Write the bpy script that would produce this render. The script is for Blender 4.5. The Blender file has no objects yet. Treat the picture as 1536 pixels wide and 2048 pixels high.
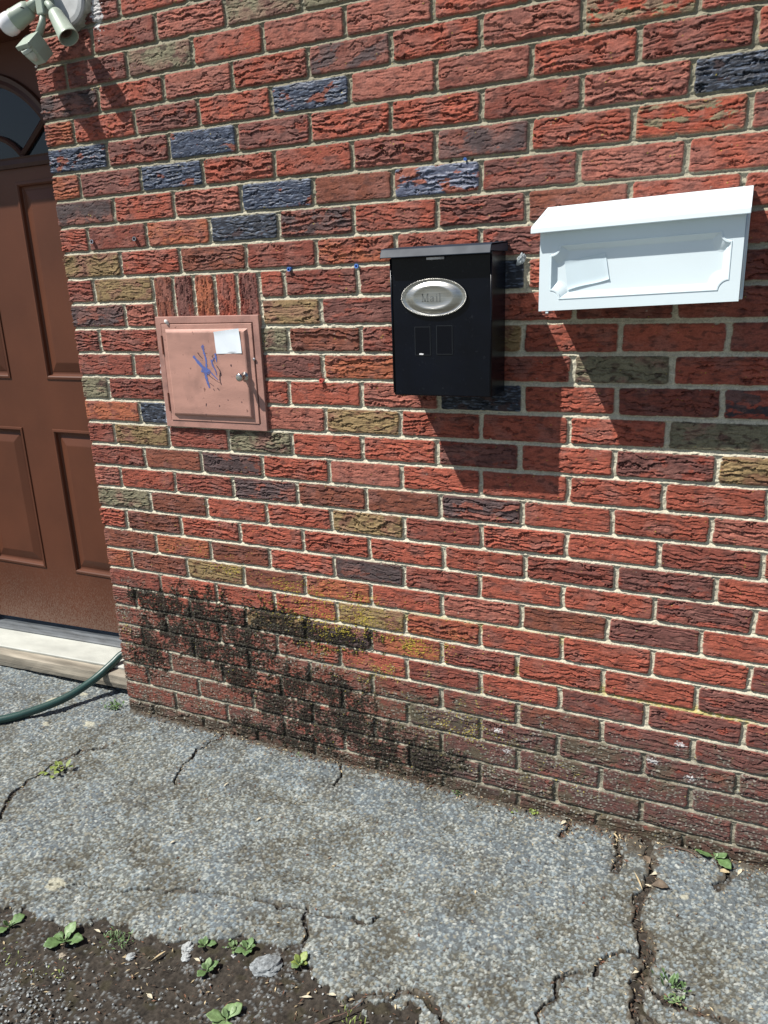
import bpy, bmesh, math, random
import numpy as np
from mathutils import Vector, Matrix

S = bpy.context.scene
COL = S.collection
R = math.radians
# ------------------------------------------------------------------ camera
RX, RY, RZ = (0.90897, 0.41539, -0.03494), (0.08834, -0.27387, -0.95770), (-0.40739, 0.86744, -0.28564)
CAM = Vector((1.64617, -1.66891, 1.33018))
cd = bpy.data.cameras.new('camera'); cam = bpy.data.objects.new('camera', cd); COL.objects.link(cam)
m3 = Matrix((RX, [-v for v in RY], [-v for v in RZ])).transposed()
cam.matrix_world = Matrix.Translation(CAM) @ m3.to_4x4()
cd.sensor_fit = 'HORIZONTAL'; cd.sensor_width = 36; cd.lens = 36 * 1518.06 / 1536
cd.clip_start = 0.05; cd.clip_end = 300
S.camera = cam
# ------------------------------------------------------------------ sky, sun, exposure
SUN = Vector((1.13, 1.0, -2.15))
w = bpy.data.worlds.new('World'); S.world = w; w.use_nodes = True
nt = w.node_tree; bg = nt.nodes['Background']
sky = nt.nodes.new('ShaderNodeTexSky'); sky.sky_type = 'NISHITA'; sky.sun_disc = False
el = math.atan2(2.15, math.hypot(1.13, 1.0))
sky.sun_elevation = el; sky.sun_rotation = math.atan2(-1.13, -1.0) % (2 * math.pi)
nt.links.new(sky.outputs[0], bg.inputs[0]); bg.inputs[1].default_value = 0.065
sd = bpy.data.lights.new('sun', 'SUN'); sd.energy = 5.0; sd.angle = R(0.53); sd.color = (1, .965, .9)
so = bpy.data.objects.new('sun', sd); COL.objects.link(so)
so.rotation_euler = SUN.to_track_quat('-Z', 'Y').to_euler(); so.location = (-4, -4, 8)
S.view_settings.view_transform = 'Standard'; S.view_settings.look = 'None'
S.view_settings.exposure = 0.42; S.view_settings.gamma = 1
S.render.resolution_x = 768; S.render.resolution_y = 1024
# ------------------------------------------------------------------ numpy noise
_rs = np.random.RandomState(7)
_ang = _rs.rand(4096) * 2 * np.pi
_gx = np.cos(_ang).astype(np.float32); _gy = np.sin(_ang).astype(np.float32)
_rv = _rs.rand(65536).astype(np.float32)

def hsh(i, j, s=0):
    return ((i.astype(np.int64) * 73856093) ^ (j.astype(np.int64) * 19349663) ^ (s * 83492791 + 1013))

def rnd(i, j, s=0):
    k = hsh(i, j, s); k = (k ^ (k >> 13)) * 1274126177
    return _rv[(k ^ (k >> 16)) & 65535]

def pn(x, y, s=0):
    xi = np.floor(x); yi = np.floor(y); fx = (x - xi).astype(np.float32); fy = (y - yi).astype(np.float32)
    xi = xi.astype(np.int64); yi = yi.astype(np.int64)
    u = fx * fx * fx * (fx * (fx * 6 - 15) + 10); v = fy * fy * fy * (fy * (fy * 6 - 15) + 10)
    def g(a, b, dx, dy):
        k = hsh(a, b, s); k = (k ^ (k >> 13)) * 1274126177; k = (k ^ (k >> 16)) & 4095
        return _gx[k] * dx + _gy[k] * dy
    a = g(xi, yi, fx, fy); b = g(xi + 1, yi, fx - 1, fy); c = g(xi, yi + 1, fx, fy - 1); d = g(xi + 1, yi + 1, fx - 1, fy - 1)
    return (a + (b - a) * u + (c - a) * v + (a - b - c + d) * u * v) * 1.5

def fbm(x, y, s=0, o=3):
    t = 0; a = 1.0
    for k in range(o):
        t = t + a * pn(x * 2 ** k, y * 2 ** k, s + k * 17); a *= .5
    return t

def voro(x, y, s=0):
    xi = np.floor(x).astype(np.int64); yi = np.floor(y).astype(np.int64)
    f1 = np.full(x.shape, 9., np.float32); f2 = f1.copy(); ci = np.zeros(x.shape, np.int64); cj = ci.copy()
    for a in (-1, 0, 1):
        for b in (-1, 0, 1):
            i = xi + a; j = yi + b
            d = np.hypot(i + rnd(i, j, s) - x, j + rnd(i, j, s + 5) - y).astype(np.float32)
            n = d < f1
            f2 = np.where(n, f1, np.minimum(f2, d)); f1 = np.where(n, d, f1)
            ci = np.where(n, i, ci); cj = np.where(n, j, cj)
    return f1, f2, ci, cj

def sst(a, b, x):
    t = np.clip((x - a) / (b - a), 0, 1); return t * t * (3 - 2 * t)

def lin(c):
    c = np.asarray(c, np.float32) / 255.
    return np.where(c <= .04045, c / 12.92, ((c + .055) / 1.055) ** 2.4).astype(np.float32)

def axis(pts):
    """grid line positions from (start, end, step) runs"""
    o = []
    for a, b, st in pts:
        n = max(1, int(round((b - a) / st))); o += list(np.linspace(a, b, n, endpoint=False))
    o.append(pts[-1][1]); return np.array(o)

def grow(a, b, s0, k=1.12):
    """line positions from a to b with growing step"""
    o = [a]; s = s0; sg = 1 if b > a else -1
    while (b - o[-1]) * sg > 0: o.append(o[-1] + sg * s); s *= k
    return np.array(o[1:])
# ------------------------------------------------------------------ materials
def mat(name, color=(.5, .5, .5), rough=.6, metal=0., var=.0, scale=40., bump=0., bscale=200., spec=.5, coat=0., stretch=None, **kw):
    m = bpy.data.materials.new(name); m.use_nodes = True; n = m.node_tree; N = n.nodes; L = n.links
    p = N['Principled BSDF']; p.inputs['Base Color'].default_value = (*color, 1)
    p.inputs['Roughness'].default_value = rough; p.inputs['Metallic'].default_value = metal
    p.inputs['Specular IOR Level'].default_value = spec; p.inputs['Coat Weight'].default_value = coat
    tc = N.new('ShaderNodeTexCoord'); mp = N.new('ShaderNodeMapping'); L.new(tc.outputs['Object'], mp.inputs[0])
    if stretch: mp.inputs['Scale'].default_value = stretch
    if var:
        nz = N.new('ShaderNodeTexNoise'); nz.inputs['Scale'].default_value = scale; nz.inputs['Detail'].default_value = 6
        L.new(mp.outputs[0], nz.inputs['Vector'])
        cr = N.new('ShaderNodeValToRGB')
        c2 = kw.get('color2', tuple(c * (1 - var) for c in color)); c1 = tuple(min(1, c * (1 + var * .5)) for c in color)
        cr.color_ramp.elements[0].color = (*c2, 1); cr.color_ramp.elements[1].color = (*c1, 1)
        cr.color_ramp.elements[0].position = kw.get('lo', .3); cr.color_ramp.elements[1].position = kw.get('hi', .65)
        L.new(nz.outputs['Fac'], cr.inputs[0]); L.new(cr.outputs[0], p.inputs['Base Color'])
        rr = N.new('ShaderNodeMapRange'); rr.inputs['To Min'].default_value = min(1, rough * 1.25); rr.inputs['To Max'].default_value = rough * .8
        L.new(nz.outputs['Fac'], rr.inputs['Value']); L.new(rr.outputs[0], p.inputs['Roughness'])
    if bump:
        nb = N.new('ShaderNodeTexNoise'); nb.inputs['Scale'].default_value = bscale; nb.inputs['Detail'].default_value = 4
        L.new(mp.outputs[0], nb.inputs['Vector'])
        b = N.new('ShaderNodeBump'); b.inputs['Strength'].default_value = bump; b.inputs['Distance'].default_value = .001
        L.new(nb.outputs['Fac'], b.inputs['Height']); L.new(b.outputs[0], p.inputs['Normal'])
    return m

def blotch(m, scale, lo, hi, col, amt):
    n = m.node_tree; N = n.nodes; L = n.links; p = N['Principled BSDF']; src = p.inputs['Base Color'].links[0].from_socket
    nz = N.new('ShaderNodeTexNoise'); nz.inputs['Scale'].default_value = scale; nz.inputs['Detail'].default_value = 5
    tc = N.new('ShaderNodeTexCoord'); L.new(tc.outputs['Object'], nz.inputs['Vector'])
    mr = N.new('ShaderNodeMapRange'); mr.inputs['From Min'].default_value = lo; mr.inputs['From Max'].default_value = hi; mr.inputs['To Max'].default_value = amt
    L.new(nz.outputs['Fac'], mr.inputs['Value']); mx = N.new('ShaderNodeMixRGB'); mx.inputs[2].default_value = (*col, 1)
    L.new(mr.outputs[0], mx.inputs[0]); L.new(src, mx.inputs[1]); L.new(mx.outputs[0], p.inputs['Base Color'])

def attr_mat(name, rough=.85, bscale=500., bump=.5, spec=.35, vscale=350.):
    """surface colour from the material mix worked out per point, broken up by fine procedural noise"""
    m = bpy.data.materials.new(name); m.use_nodes = True; n = m.node_tree; N = n.nodes; L = n.links
    p = N['Principled BSDF']; p.inputs['Specular IOR Level'].default_value = spec
    a = N.new('ShaderNodeAttribute'); a.attribute_name = 'Col'
    tc = N.new('ShaderNodeTexCoord')
    nz = N.new('ShaderNodeTexNoise'); nz.inputs['Scale'].default_value = vscale; nz.inputs['Detail'].default_value = 3
    L.new(tc.outputs['Object'], nz.inputs['Vector'])
    mr = N.new('ShaderNodeMapRange'); mr.inputs['From Min'].default_value = .3; mr.inputs['From Max'].default_value = .7
    mr.inputs['To Min'].default_value = .78; mr.inputs['To Max'].default_value = 1.2; L.new(nz.outputs['Fac'], mr.inputs['Value'])
    mx = N.new('ShaderNodeVectorMath'); mx.operation = 'SCALE'
    L.new(a.outputs['Color'], mx.inputs[0]); L.new(mr.outputs[0], mx.inputs['Scale']); L.new(mx.outputs[0], p.inputs['Base Color'])
    inv = N.new('ShaderNodeMapRange'); inv.inputs['To Min'].default_value = rough; inv.inputs['To Max'].default_value = .3
    g = N.new('ShaderNodeAttribute'); g.attribute_name = 'gloss'
    L.new(g.outputs['Fac'], inv.inputs['Value']); L.new(inv.outputs[0], p.inputs['Roughness'])
    nb = N.new('ShaderNodeTexNoise'); nb.inputs['Scale'].default_value = bscale; nb.inputs['Detail'].default_value = 5
    L.new(tc.outputs['Object'], nb.inputs['Vector'])
    b = N.new('ShaderNodeBump'); b.inputs['Strength'].default_value = bump; b.inputs['Distance'].default_value = .001
    L.new(nb.outputs['Fac'], b.inputs['Height']); L.new(b.outputs[0], p.inputs['Normal'])
    return m
# ------------------------------------------------------------------ object helpers
def tag(o, label=None, cat=None, group=None, kind=None):
    if label: o['label'] = label
    if cat: o['category'] = cat
    if group: o['group'] = group
    if kind: o['kind'] = kind
    return o

def empty(name, loc, label=None, cat=None, group=None, rot=(0, 0, 0)):
    o = bpy.data.objects.new(name, None); COL.objects.link(o); o.location = loc; o.rotation_euler = rot
    o.empty_display_size = .05
    return tag(o, label, cat, group)

def link(name, me, m, parent=None, world=True):
    """link a mesh built in world coordinates; parented meshes keep their place"""
    o = bpy.data.objects.new(name, me); COL.objects.link(o)
    for mm in (m if isinstance(m, (list, tuple)) else [m]): me.materials.append(mm)
    if parent:
        o.parent = parent
        if world:
            mw = Matrix.Identity(4); q = parent
            while q: mw = Matrix.LocRotScale(q.location, q.rotation_euler, q.scale) @ mw if q.parent is None else q.matrix_parent_inverse @ Matrix.LocRotScale(q.location, q.rotation_euler, q.scale) @ mw; q = q.parent
            o.matrix_parent_inverse = mw.inverted()
    return o

def bobj(name, bm, m, parent=None, smooth=False, world=True, bevel=0, seg=2):
    bmesh.ops.recalc_face_normals(bm, faces=bm.faces)
    me = bpy.data.meshes.new(name); bm.to_mesh(me); bm.free()
    if smooth: me.shade_smooth() if hasattr(me, 'shade_smooth') else [setattr(p, 'use_smooth', True) for p in me.polygons]
    o = link(name, me, m, parent, world)
    if bevel:
        b = o.modifiers.new('bevel', 'BEVEL'); b.width = bevel; b.segments = seg; b.limit_method = 'ANGLE'; b.angle_limit = R(35)
        b.harden_normals = False
    return o

def box(bm, x0, x1, y0, y1, z0, z1, M=None):
    vs = [bm.verts.new((x, y, z)) for x in (x0, x1) for y in (y0, y1) for z in (z0, z1)]
    for f in ((0, 1, 3, 2), (4, 6, 7, 5), (0, 4, 5, 1), (2, 3, 7, 6), (0, 2, 6, 4), (1, 5, 7, 3)): bm.faces.new([vs[i] for i in f])
    if M is not None: bmesh.ops.transform(bm, matrix=M, verts=vs)
    return vs

def tube(bm, pts, rad, n=12, caps=True):
    """round tube along points; rad a number or a list"""
    pts = [Vector(p) for p in pts]; rings = []; up = None
    for i, p in enumerate(pts):
        t = (pts[min(i + 1, len(pts) - 1)] - pts[max(i - 1, 0)])
        if t.length < 1e-9: t = pts[-1] - pts[0]
        t.normalize()
        if up is None: up = t.orthogonal().normalized()
        up = (up - t * up.dot(t)).normalized(); s = t.cross(up)
        r = rad[i] if isinstance(rad, (list, tuple)) else rad
        rings.append([bm.verts.new(p + (up * math.cos(2 * math.pi * k / n) + s * math.sin(2 * math.pi * k / n)) * r) for k in range(n)])
    for a, b in zip(rings, rings[1:]):
        for k in range(n): bm.faces.new((a[k], a[(k + 1) % n], b[(k + 1) % n], b[k]))
    if caps: bm.faces.new(rings[0][::-1]); bm.faces.new(rings[-1])

def spline(pts, n=8):
    P = [Vector(p) for p in pts]; o = []
    for i in range(len(P) - 1):
        a, b, c, d = P[max(i - 1, 0)], P[i], P[i + 1], P[min(i + 2, len(P) - 1)]
        for k in range(n):
            t = k / n
            o.append(.5 * ((2 * b) + (c - a) * t + (2 * a - 5 * b + 4 * c - d) * t * t + (3 * b - a - 3 * c + d) * t ** 3))
    o.append(P[-1]); return o

def lathe(bm, prof, M, n=32, open_=False):
    """profile of (radius, height) round local z, placed by M"""
    rings = []
    for r, h in prof:
        if r < 1e-6: rings.append([bm.verts.new(M @ Vector((0, 0, h)))])
        else: rings.append([bm.verts.new(M @ Vector((r * math.cos(2 * math.pi * k / n), r * math.sin(2 * math.pi * k / n), h))) for k in range(n)])
    for a, b in zip(rings, rings[1:]):
        for k in range(n):
            q = [a[k % len(a)], a[(k + 1) % len(a)], b[(k + 1) % len(b)], b[k % len(b)]]
            q = list(dict.fromkeys(q))
            if len(q) > 2: bm.faces.new(q)

def frame_to(p, d):
    """matrix with local z along d, origin p"""
    return Matrix.Translation(Vector(p)) @ Vector(d).to_track_quat('Z', 'Y').to_matrix().to_4x4()

def loft(bm, loops, close=True, cap=True):
    """join loops of equal length"""
    L = [[bm.verts.new(p) for p in lp] for lp in loops]
    n = len(L[0])
    for a, b in zip(L, L[1:]):
        for k in range(n if close else n - 1): bm.faces.new((a[k], a[(k + 1) % n], b[(k + 1) % n], b[k]))
    if cap: bm.faces.new(L[-1])
    return L

def grids_mesh(name, grids, m, parent=None):
    """one mesh out of several height grids [(X, Y, Z, RGB, gloss)]"""
    V = []; F = []; C = []; G = []; o = 0
    for X, Y, Z, rgb, gl in grids:
        nr, nc = X.shape
        V.append(np.stack([X, Y, Z], -1).reshape(-1, 3)); C.append(rgb.reshape(-1, 3)); G.append(gl.reshape(-1))
        idx = np.arange(nr * nc).reshape(nr, nc) + o
        F.append(np.stack([idx[:-1, :-1], idx[1:, :-1], idx[1:, 1:], idx[:-1, 1:]], -1).reshape(-1, 4)); o += nr * nc
    V = np.concatenate(V).astype(np.float32); F = np.concatenate(F).astype(np.int32)
    C = np.concatenate(C).astype(np.float32); G = np.concatenate(G).astype(np.float32)
    me = bpy.data.meshes.new(name); me.vertices.add(len(V)); me.vertices.foreach_set('co', V.ravel())
    me.loops.add(F.size); me.loops.foreach_set('vertex_index', F.ravel())
    me.polygons.add(len(F)); me.polygons.foreach_set('loop_start', np.arange(0, F.size, 4, dtype=np.int32))
    me.polygons.foreach_set('use_smooth', np.ones(len(F), bool))
    me.update(calc_edges=True)
    a = me.color_attributes.new('Col', 'FLOAT_COLOR', 'POINT')
    a.data.foreach_set('color', np.concatenate([C, np.ones((len(C), 1), np.float32)], 1).ravel())
    b = me.attributes.new('gloss', 'FLOAT', 'POINT'); b.data.foreach_set('value', G)
    return link(name, me, m, parent)
# ================================================================== THE BRICK WALL
CO = .0667; PITCH = .20314; H0 = 1.912; NB = 24
ROWS = {  # burnt, glazed, tan and red bricks as they lie, course by course, from the corner
 -3: 'rrrrrrrrr', -2: 'cMRrrrrrr', -1: 'crcGGMrrr', 0: 'rMGRccRRR', 1: 'DRcRPRcgR', 2: 'TRMRBccRrR', 3: 'BMBMRRrcKr', 4: 'TMBRRrPRgM',
 5: 'DRcBWbMcR', 6: 'RrTKPRMWRR', 7: 'ORWrTRMrRr', 8: 'rOrRrrKRGr', 9: 'PcrOMrRrrr', 10: 'rrrGWrORRr', 11: 'rrrMTrRGRR',
 12: 'GrrRRcKRrk', 13: 'TKrcORRRGr', 14: 'rOrGRRMRMO', 15: 'rWPRcRRRRr', 16: 'cRrPWWPRRc', 17: 'GWRROrRRrR', 18: 'RWRRRRRrMR',
 19: 'WTWRDrRRMR', 20: 'TWOWTRcWMR', 21: 'rRRROTRRRM', 22: 'rRrODTrRRM', 23: 'rrrRRrRMMM', 24: 'rrrrrrrWMM', 25: 'rrRrrDMMMM',
 26: 'rrrMMMMMrM', 27: 'rrMMMDMMMM', 28: 'DDDMMMDMMM', 29: 'DDDMMMDMMM'}
CODE = {'R': ((156, 83, 66), (124, 67, 55), .26, 0), 'r': ((134, 74, 62), (104, 60, 53), .32, 0), 'c': ((156, 96, 82), (118, 66, 56), .3, 0),
 'M': ((112, 72, 66), (126, 64, 52), .3, .1), 'W': ((128, 76, 60), (98, 60, 50), .4, 0), 'T': ((160, 94, 68), (126, 68, 52), .4, 0),
 'O': ((140, 118, 84), (108, 80, 58), .3, 0), 'G': ((126, 120, 98), (72, 64, 54), .35, 0), 'D': ((78, 66, 66), (108, 66, 56), .25, .12),
 'P': ((84, 68, 68), (116, 68, 58), .34, .25), 'B': ((50, 57, 74), (114, 68, 58), .14, .7), 'b': ((84, 88, 106), (128, 78, 66), .25, .7),
 'K': ((42, 45, 54), (64, 52, 54), .1, .5), 'g': ((156, 76, 57), (120, 112, 88), .42, 0), 'k': ((160, 78, 62), (58, 54, 58), .4, .1)}
KEYS = list(CODE)
TAB = np.zeros((80, NB + 2), np.int64)          # course -20..59
_w = [KEYS.index(c) for c in 'RRRRrrrcMWTOPBK']
for _r in range(80):
    for _i in range(NB + 2):
        TAB[_r, _i] = _w[_rs.randint(len(_w))]
    s_ = ROWS.get(_r - 20)
    if s_:
        for _i, ch in enumerate(s_): TAB[_r, _i] = KEYS.index(ch)
BASE1 = lin([CODE[k][0] for k in KEYS]); BASE2 = lin([CODE[k][1] for k in KEYS])
MIXF = np.array([CODE[k][2] for k in KEYS], np.float32); GLOS = np.array([CODE[k][3] for k in KEYS], np.float32)
RES = {0: (.05, -.045), 1: (.008, -.035), 2: (-.036, .01), 4: (-.049, .034), 8: (.015, 0), 9: (.035, 0), 10: (.056, -.01), 12: (.054, -.033),
 14: (.047, -.003), 18: (-.003, .009), 20: (-.024, -.041), 22: (-.109, .078), 24: (-.132, .096), 26: (-.029, 0), 27: (-.007, 0), 31: (0, 0), -6: (0, 0)}
_rk = sorted(RES); _ra = np.array([RES[k][0] for k in _rk]); _rb = np.array([RES[k][1] for k in _rk])
JM = {0: {2: -2.7, 3: -6, 4: -1.8}, 1: {0: -3.3, 1: 2.9, 2: 3.2, 3: 5.1, 4: 4.3, 6: -2}, 2: {1: 3.3, 3: 3.5, 4: 3.4, 5: 3.2, 6: 1.8, 8: -2},
 4: {0: -2.8, 2: -3.2, 4: 3.2, 6: 2.2, 8: -1.4}, 8: {0: -6.2, 3: 5.5, 4: 2.5}, 9: {0: -6.4, 3: 2}, 10: {0: -8.9, 3: 7, 4: 5.5, 6: -6.1, 7: -4.6, 8: -2.3},
 12: {0: -1.9, 3: -3, 6: -3.5, 7: -4.4, 8: -1.8}, 14: {0: -3.5, 1: -4.9, 2: -2.2, 3: -5.8, 4: -3.6, 5: -7.1, 6: -8.4, 7: -2.7},
 18: {0: -1.6, 1: 2.1, 2: 6.5, 3: 8, 4: 4.4, 5: 6.5, 6: 9.2, 7: 14, 8: 19}, 20: {0: -2.3, 1: 5.8, 2: 5.7, 3: 5.5, 4: 2.7}, 22: {0: -6.6, 5: -3, 6: -6.6, 7: -3.2},
 24: {4: -4.1, 5: -5, 6: -3.6, 8: 3}, 26: {5: -7.2, 7: 4.2, 8: 7.2}, 27: {6: -2.7, 7: 2.8, 8: 4.5}}
JX = np.zeros((80, NB + 3))
for _r in range(80):
    r = _r - 20; off = .5 * (r % 2)
    for k in range(NB + 3): JX[_r, k] = (k + off) * PITCH + (JM.get(r, {}).get(k, None) * .001 if k in JM.get(r, {}) else _rs.uniform(-.0025, .0025))

STAIN = [(.0, .43, .05, .02), (.10, .41, .10, .05), (.24, .40, .11, .07), (.38, .39, .10, .06), (.50, .43, .10, .045), (.60, .40, .10, .04), (.72, .41, .12, .03), (.13, .32, .10, .05), (.27, .30, .12, .06),
         (.42, .31, .09, .05), (.36, .22, .06, .07), (.49, .17, .07, .08), (.60, .13, .11, .07), (.55, .24, .08, .05), (.73, .15, .09, .09), (.70, .24, .06, .05), (.83, .10, .08, .06), (.02, .25, .06, .08), (.95, .08, .10, .05), (.5, .05, .2, .03)]
LICH = [(.36, .565, .09, .02, 1), (.60, .535, .12, .03, .9), (.77, .51, .09, .04, 1), (.70, .44, .10, .04, 1.1), (.93, .42, .12, .035, 1), (.80, .47, .10, .03, 1), (.62, .47, .12, .05, .9), (.82, .33, .12, .05, .75), (.66, .36, .08, .03, .8), (1.07, .20, .14, .05, .8),
        (1.15, .28, .1, .04, .5), (.30, .60, .12, .02, .5), (1.3, .12, .12, .04, .5), (-.07, .3, .02, .05, .8), (.5, .47, .1, .03, .7)]

def wall_field(x, z, side=None):
    """height out of the brick face, colour and gloss at points x along, z up; side = the door reveal"""
    x = x.astype(np.float64); z = z.astype(np.float64)
    wx = x + .0022 * pn(x / .03, z / .03, 3) + .0007 * pn(x / .008, z / .008, 4)
    wz = z + .0012 * pn(x / .035, z / .02, 5) + .0006 * pn(x / .008, z / .008, 6)
    v = (H0 - wz) / CO
    if side is None:
        a = np.interp(v - .5, _rk, _ra); b = np.interp(v - .5, _rk, _rb); v = v - (a + b * np.clip(wx, -.1, 1.8))
    r = np.floor(v).astype(np.int64); fv = v - r; ri = np.clip(r + 20, 0, 79)
    if side is not None:
        r = r + 1; 
    off = .5 * (r % 2)
    i = np.clip(np.floor(wx / PITCH - off).astype(np.int64) + 1, 0, NB)
    left = np.where(i > 0, JX[ri, np.maximum(i - 1, 0)], -9.); right = JX[ri, i]
    sh = (wx < left); i = np.where(sh, i - 1, i); sh2 = (wx > right) & ~sh; i = np.clip(np.where(sh2, i + 1, i), 0, NB)
    left = np.where(i > 0, JX[ri, np.maximum(i - 1, 0)], -9.); right = JX[ri, i]
    far_l = (wx < -.1005) & (side is None) & ((wx < -1.29) | (z > 2.09)); fl = np.floor(wx / PITCH - off)
    left = np.where(far_l, (fl + off) * PITCH, left); right = np.where(far_l, (fl + 1 + off) * PITCH, right); i = np.where(far_l, (-fl).astype(np.int64) % 20, i)
    ty = fv * CO; by = (1 - fv) * CO
    code = TAB[ri, i] if side is None else TAB[(ri * 7 + i * 3) % 80, (i * 5 + ri) % NB]
    seed_i, seed_r = i.copy(), ri.copy(); sold = np.zeros(x.shape, bool)
    if side is None:
        s0, s1 = .203, .541
        top = (r == 8) | (r == 9)
        sold = top & (wx > s0) & (wx < s1)
        sp = (s1 - s0) / 5; k = np.clip(np.floor((wx - s0) / sp), 0, 4).astype(np.int64)
        left = np.where(sold, s0 + k * sp, left); right = np.where(sold, s0 + (k + 1) * sp, right)
        ty = np.where(sold, (v - 8) * CO, ty); by = np.where(sold, (10 - v) * CO, by)
        sc = np.array([KEYS.index(c) for c in 'WMTRM'])
        code = np.where(sold, sc[k], code); seed_i = np.where(sold, 40 + k, seed_i)
        cutl = top & (wx >= s1) & (left < s1); left = np.where(cutl, s1, left); seed_i = np.where(cutl, seed_i + 60, seed_i)
        cutr = top & (wx <= s0) & (right > s0); right = np.where(cutr, s0, right)
        code = np.where(cutl & (r == 8), KEYS.index('R'), code); code = np.where(cutl & (r == 9), KEYS.index('O'), code)
        code = np.where(cutr & (r == 9) & (i > 0), KEYS.index('c'), code)
    code = code.astype(np.int64)
    bj = (rnd(seed_r, seed_i, 11) - .5) * .0016
    mx = .0053 + bj; mz = .0048 + (rnd(seed_r, seed_i, 12) - .5) * .0014
    rad = .006
    lx = np.minimum(wx - left, right - wx) - mx; lz = np.minimum(ty, by) - mz
    qx = rad - lx; qz = rad - lz
    d = rad - (np.hypot(np.maximum(qx, 0), np.maximum(qz, 0)) + np.minimum(np.maximum(qx, qz), 0))
    chip = np.maximum(0, fbm(x / .011, z / .007, 21, 2) - .5) * .007
    d = d - chip
    bmask = sst(-.0007, .0007, d)
    # bark-like face
    sx = rnd(seed_r, seed_i, 13) * 37.; sz = rnd(seed_r, seed_i, 14) * 53.
    bx = np.where(sold, z, x) + sx; bz = np.where(sold, x, z) + sz
    fr = .0115 + .006 * rnd(seed_r, seed_i, 15)
    fr = np.where(sold | ((i == 0) & (r % 2 == 0)), fr * .62, fr)
    tilt = (rnd(seed_r, seed_i, 16) - .5) * .10
    def ledges(fr, sd_, wob, brk):
        ph = -(bz + tilt * bx) / fr + wob * (.95 * pn(bx / .085, bz / .03, 31 + sd_) + .42 * pn(bx / .024, bz / .012, 32 + sd_) + .20 * pn(bx / .008, bz / .006, 33 + sd_)) + .10 * pn(bx / .003, bz / .004, 34 + sd_)
        pi = np.floor(ph); pf = ph - pi; si = (seed_r * 31 + seed_i).astype(np.int64)
        led = rnd(pi.astype(np.int64), si, 17 + sd_)
        cm = sst(-brk - .12, -brk + .12, pn(bx / .042, pi * 3.7 + si * 1.31, 35 + sd_) + (led - .5) * .5)
        lip = sst(.45, .97, pf) * (1 - sst(.985, 1., pf)); gro = np.exp(-(pf * fr / .0015) ** 2)
        return led, cm, lip, gro, pf
    led, cm, lip, gro, pf = ledges(fr, 0, 1.0, .12)
    am = .35 + 1.05 * rnd(seed_r, seed_i, 18)
    inner = sst(.0, .006, d); saw = lip
    hb = am * cm * (.0018 * lip * (.5 + led) - .0052 * gro) * (.25 + .75 * inner)
    led2, cm2, lip2, gro2, _ = ledges(fr * .42, 50, .8, -.10)
    hb = hb + am * cm2 * (.0004 * lip2 - .0013 * gro2) * inner
    hb = hb + .0006 * fbm(bx / .04, bz / .014, 36, 2) + .00035 * fbm(bx / .006, bz / .0024, 37, 2)
    hb = hb - .0014 * np.exp(-np.maximum(d, 0) / .0013) + .0006
    # mortar: struck joint, deep at its top and nearly flush at its foot
    mzf = mz
    p = np.where(by < mzf, (mzf - by) / (2 * mzf), np.where(ty < mzf, (mzf + ty) / (2 * mzf), .35))
    hm = -(.0062 - .0046 * sst(.1, .95, p)) + .0007 * fbm(x / .006, z / .006, 41, 3) + .0010 * pn(x / .03, z / .02, 42)
    slop = .7 * sst(.3, .6, fbm(x / .03, z / .012, 43, 2)); hm = hm + .0022 * slop
    h = hm + (hb - hm) * bmask
    # colours
    tone = (rnd(seed_r, seed_i, 19) - .5)
    n1 = fbm(bx / .05, bz / .022, 51, 3); n2 = fbm(bx / .008, bz / .004, 52, 3); n3 = fbm(bx / .06, bz / .05, 53, 2)
    mixv = sst(.08, .20, (n1 * .5 + (led - .5) * .55 + n2 * .12 + .35 * n3) + (MIXF[code] - .5) * 1.1 + .14)
    edge = 1 - sst(.001, .009, d + .003 * n2)
    gl = GLOS[code]
    mixv = np.clip(np.maximum(mixv, edge * .4 * (gl < .3)), 0, 1)
    rgb = BASE1[code] * (1 - mixv[..., None]) + BASE2[code] * mixv[..., None]
    rgb = rgb * (1 + .20 * tone + .20 * n1 + .16 * n2)[..., None]
    dust = sst(.0, .7, n3 + .3 * n2 + .25 * sst(.9, 1.5, z)) * .42  # patchy dust; the gain with height paints in sheen from grazing light
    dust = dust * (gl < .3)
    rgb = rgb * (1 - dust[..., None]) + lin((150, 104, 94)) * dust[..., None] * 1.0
    soot = sst(.25, .75, fbm(bx / .022, bz / .010, 54, 3) + .1) * .6 * (gl < .3)
    rgb = rgb * (1 - soot[..., None]) + lin((70, 44, 40)) * soot[..., None]
    # glazed skin: bluish with pale silvery streaks
    st = sst(.1, .6, fbm(bx / .02, bz / .0035, 55, 3)) * (gl > .3) * (1 - mixv) * .38
    rgb = rgb * (1 - st[..., None]) + lin((138, 152, 176)) * st[..., None]
    gls = gl * (1 - mixv)
    mort = lin((192, 186, 166)) * (1 + .16 * fbm(x / .012, z / .012, 61, 3) + .12 * pn(x / .25, z / .2, 62))[..., None]
    grit = sst(.35, .55, pn(x / .0026, z / .0026, 63)); mort = mort * (1 - .3 * grit[..., None])
    grime = sst(1.15, 1.75, z + .12 * pn(x / .2, z / .2, 64)) * .8  # mortar turns greyer towards the top of the wall
    mort = mort * (1 - grime[..., None]) + lin((118, 113, 94)) * grime[..., None]
    rgb = mort * (1 - bmask[..., None]) + rgb * bmask[..., None]
    gls = gls * bmask
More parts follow.
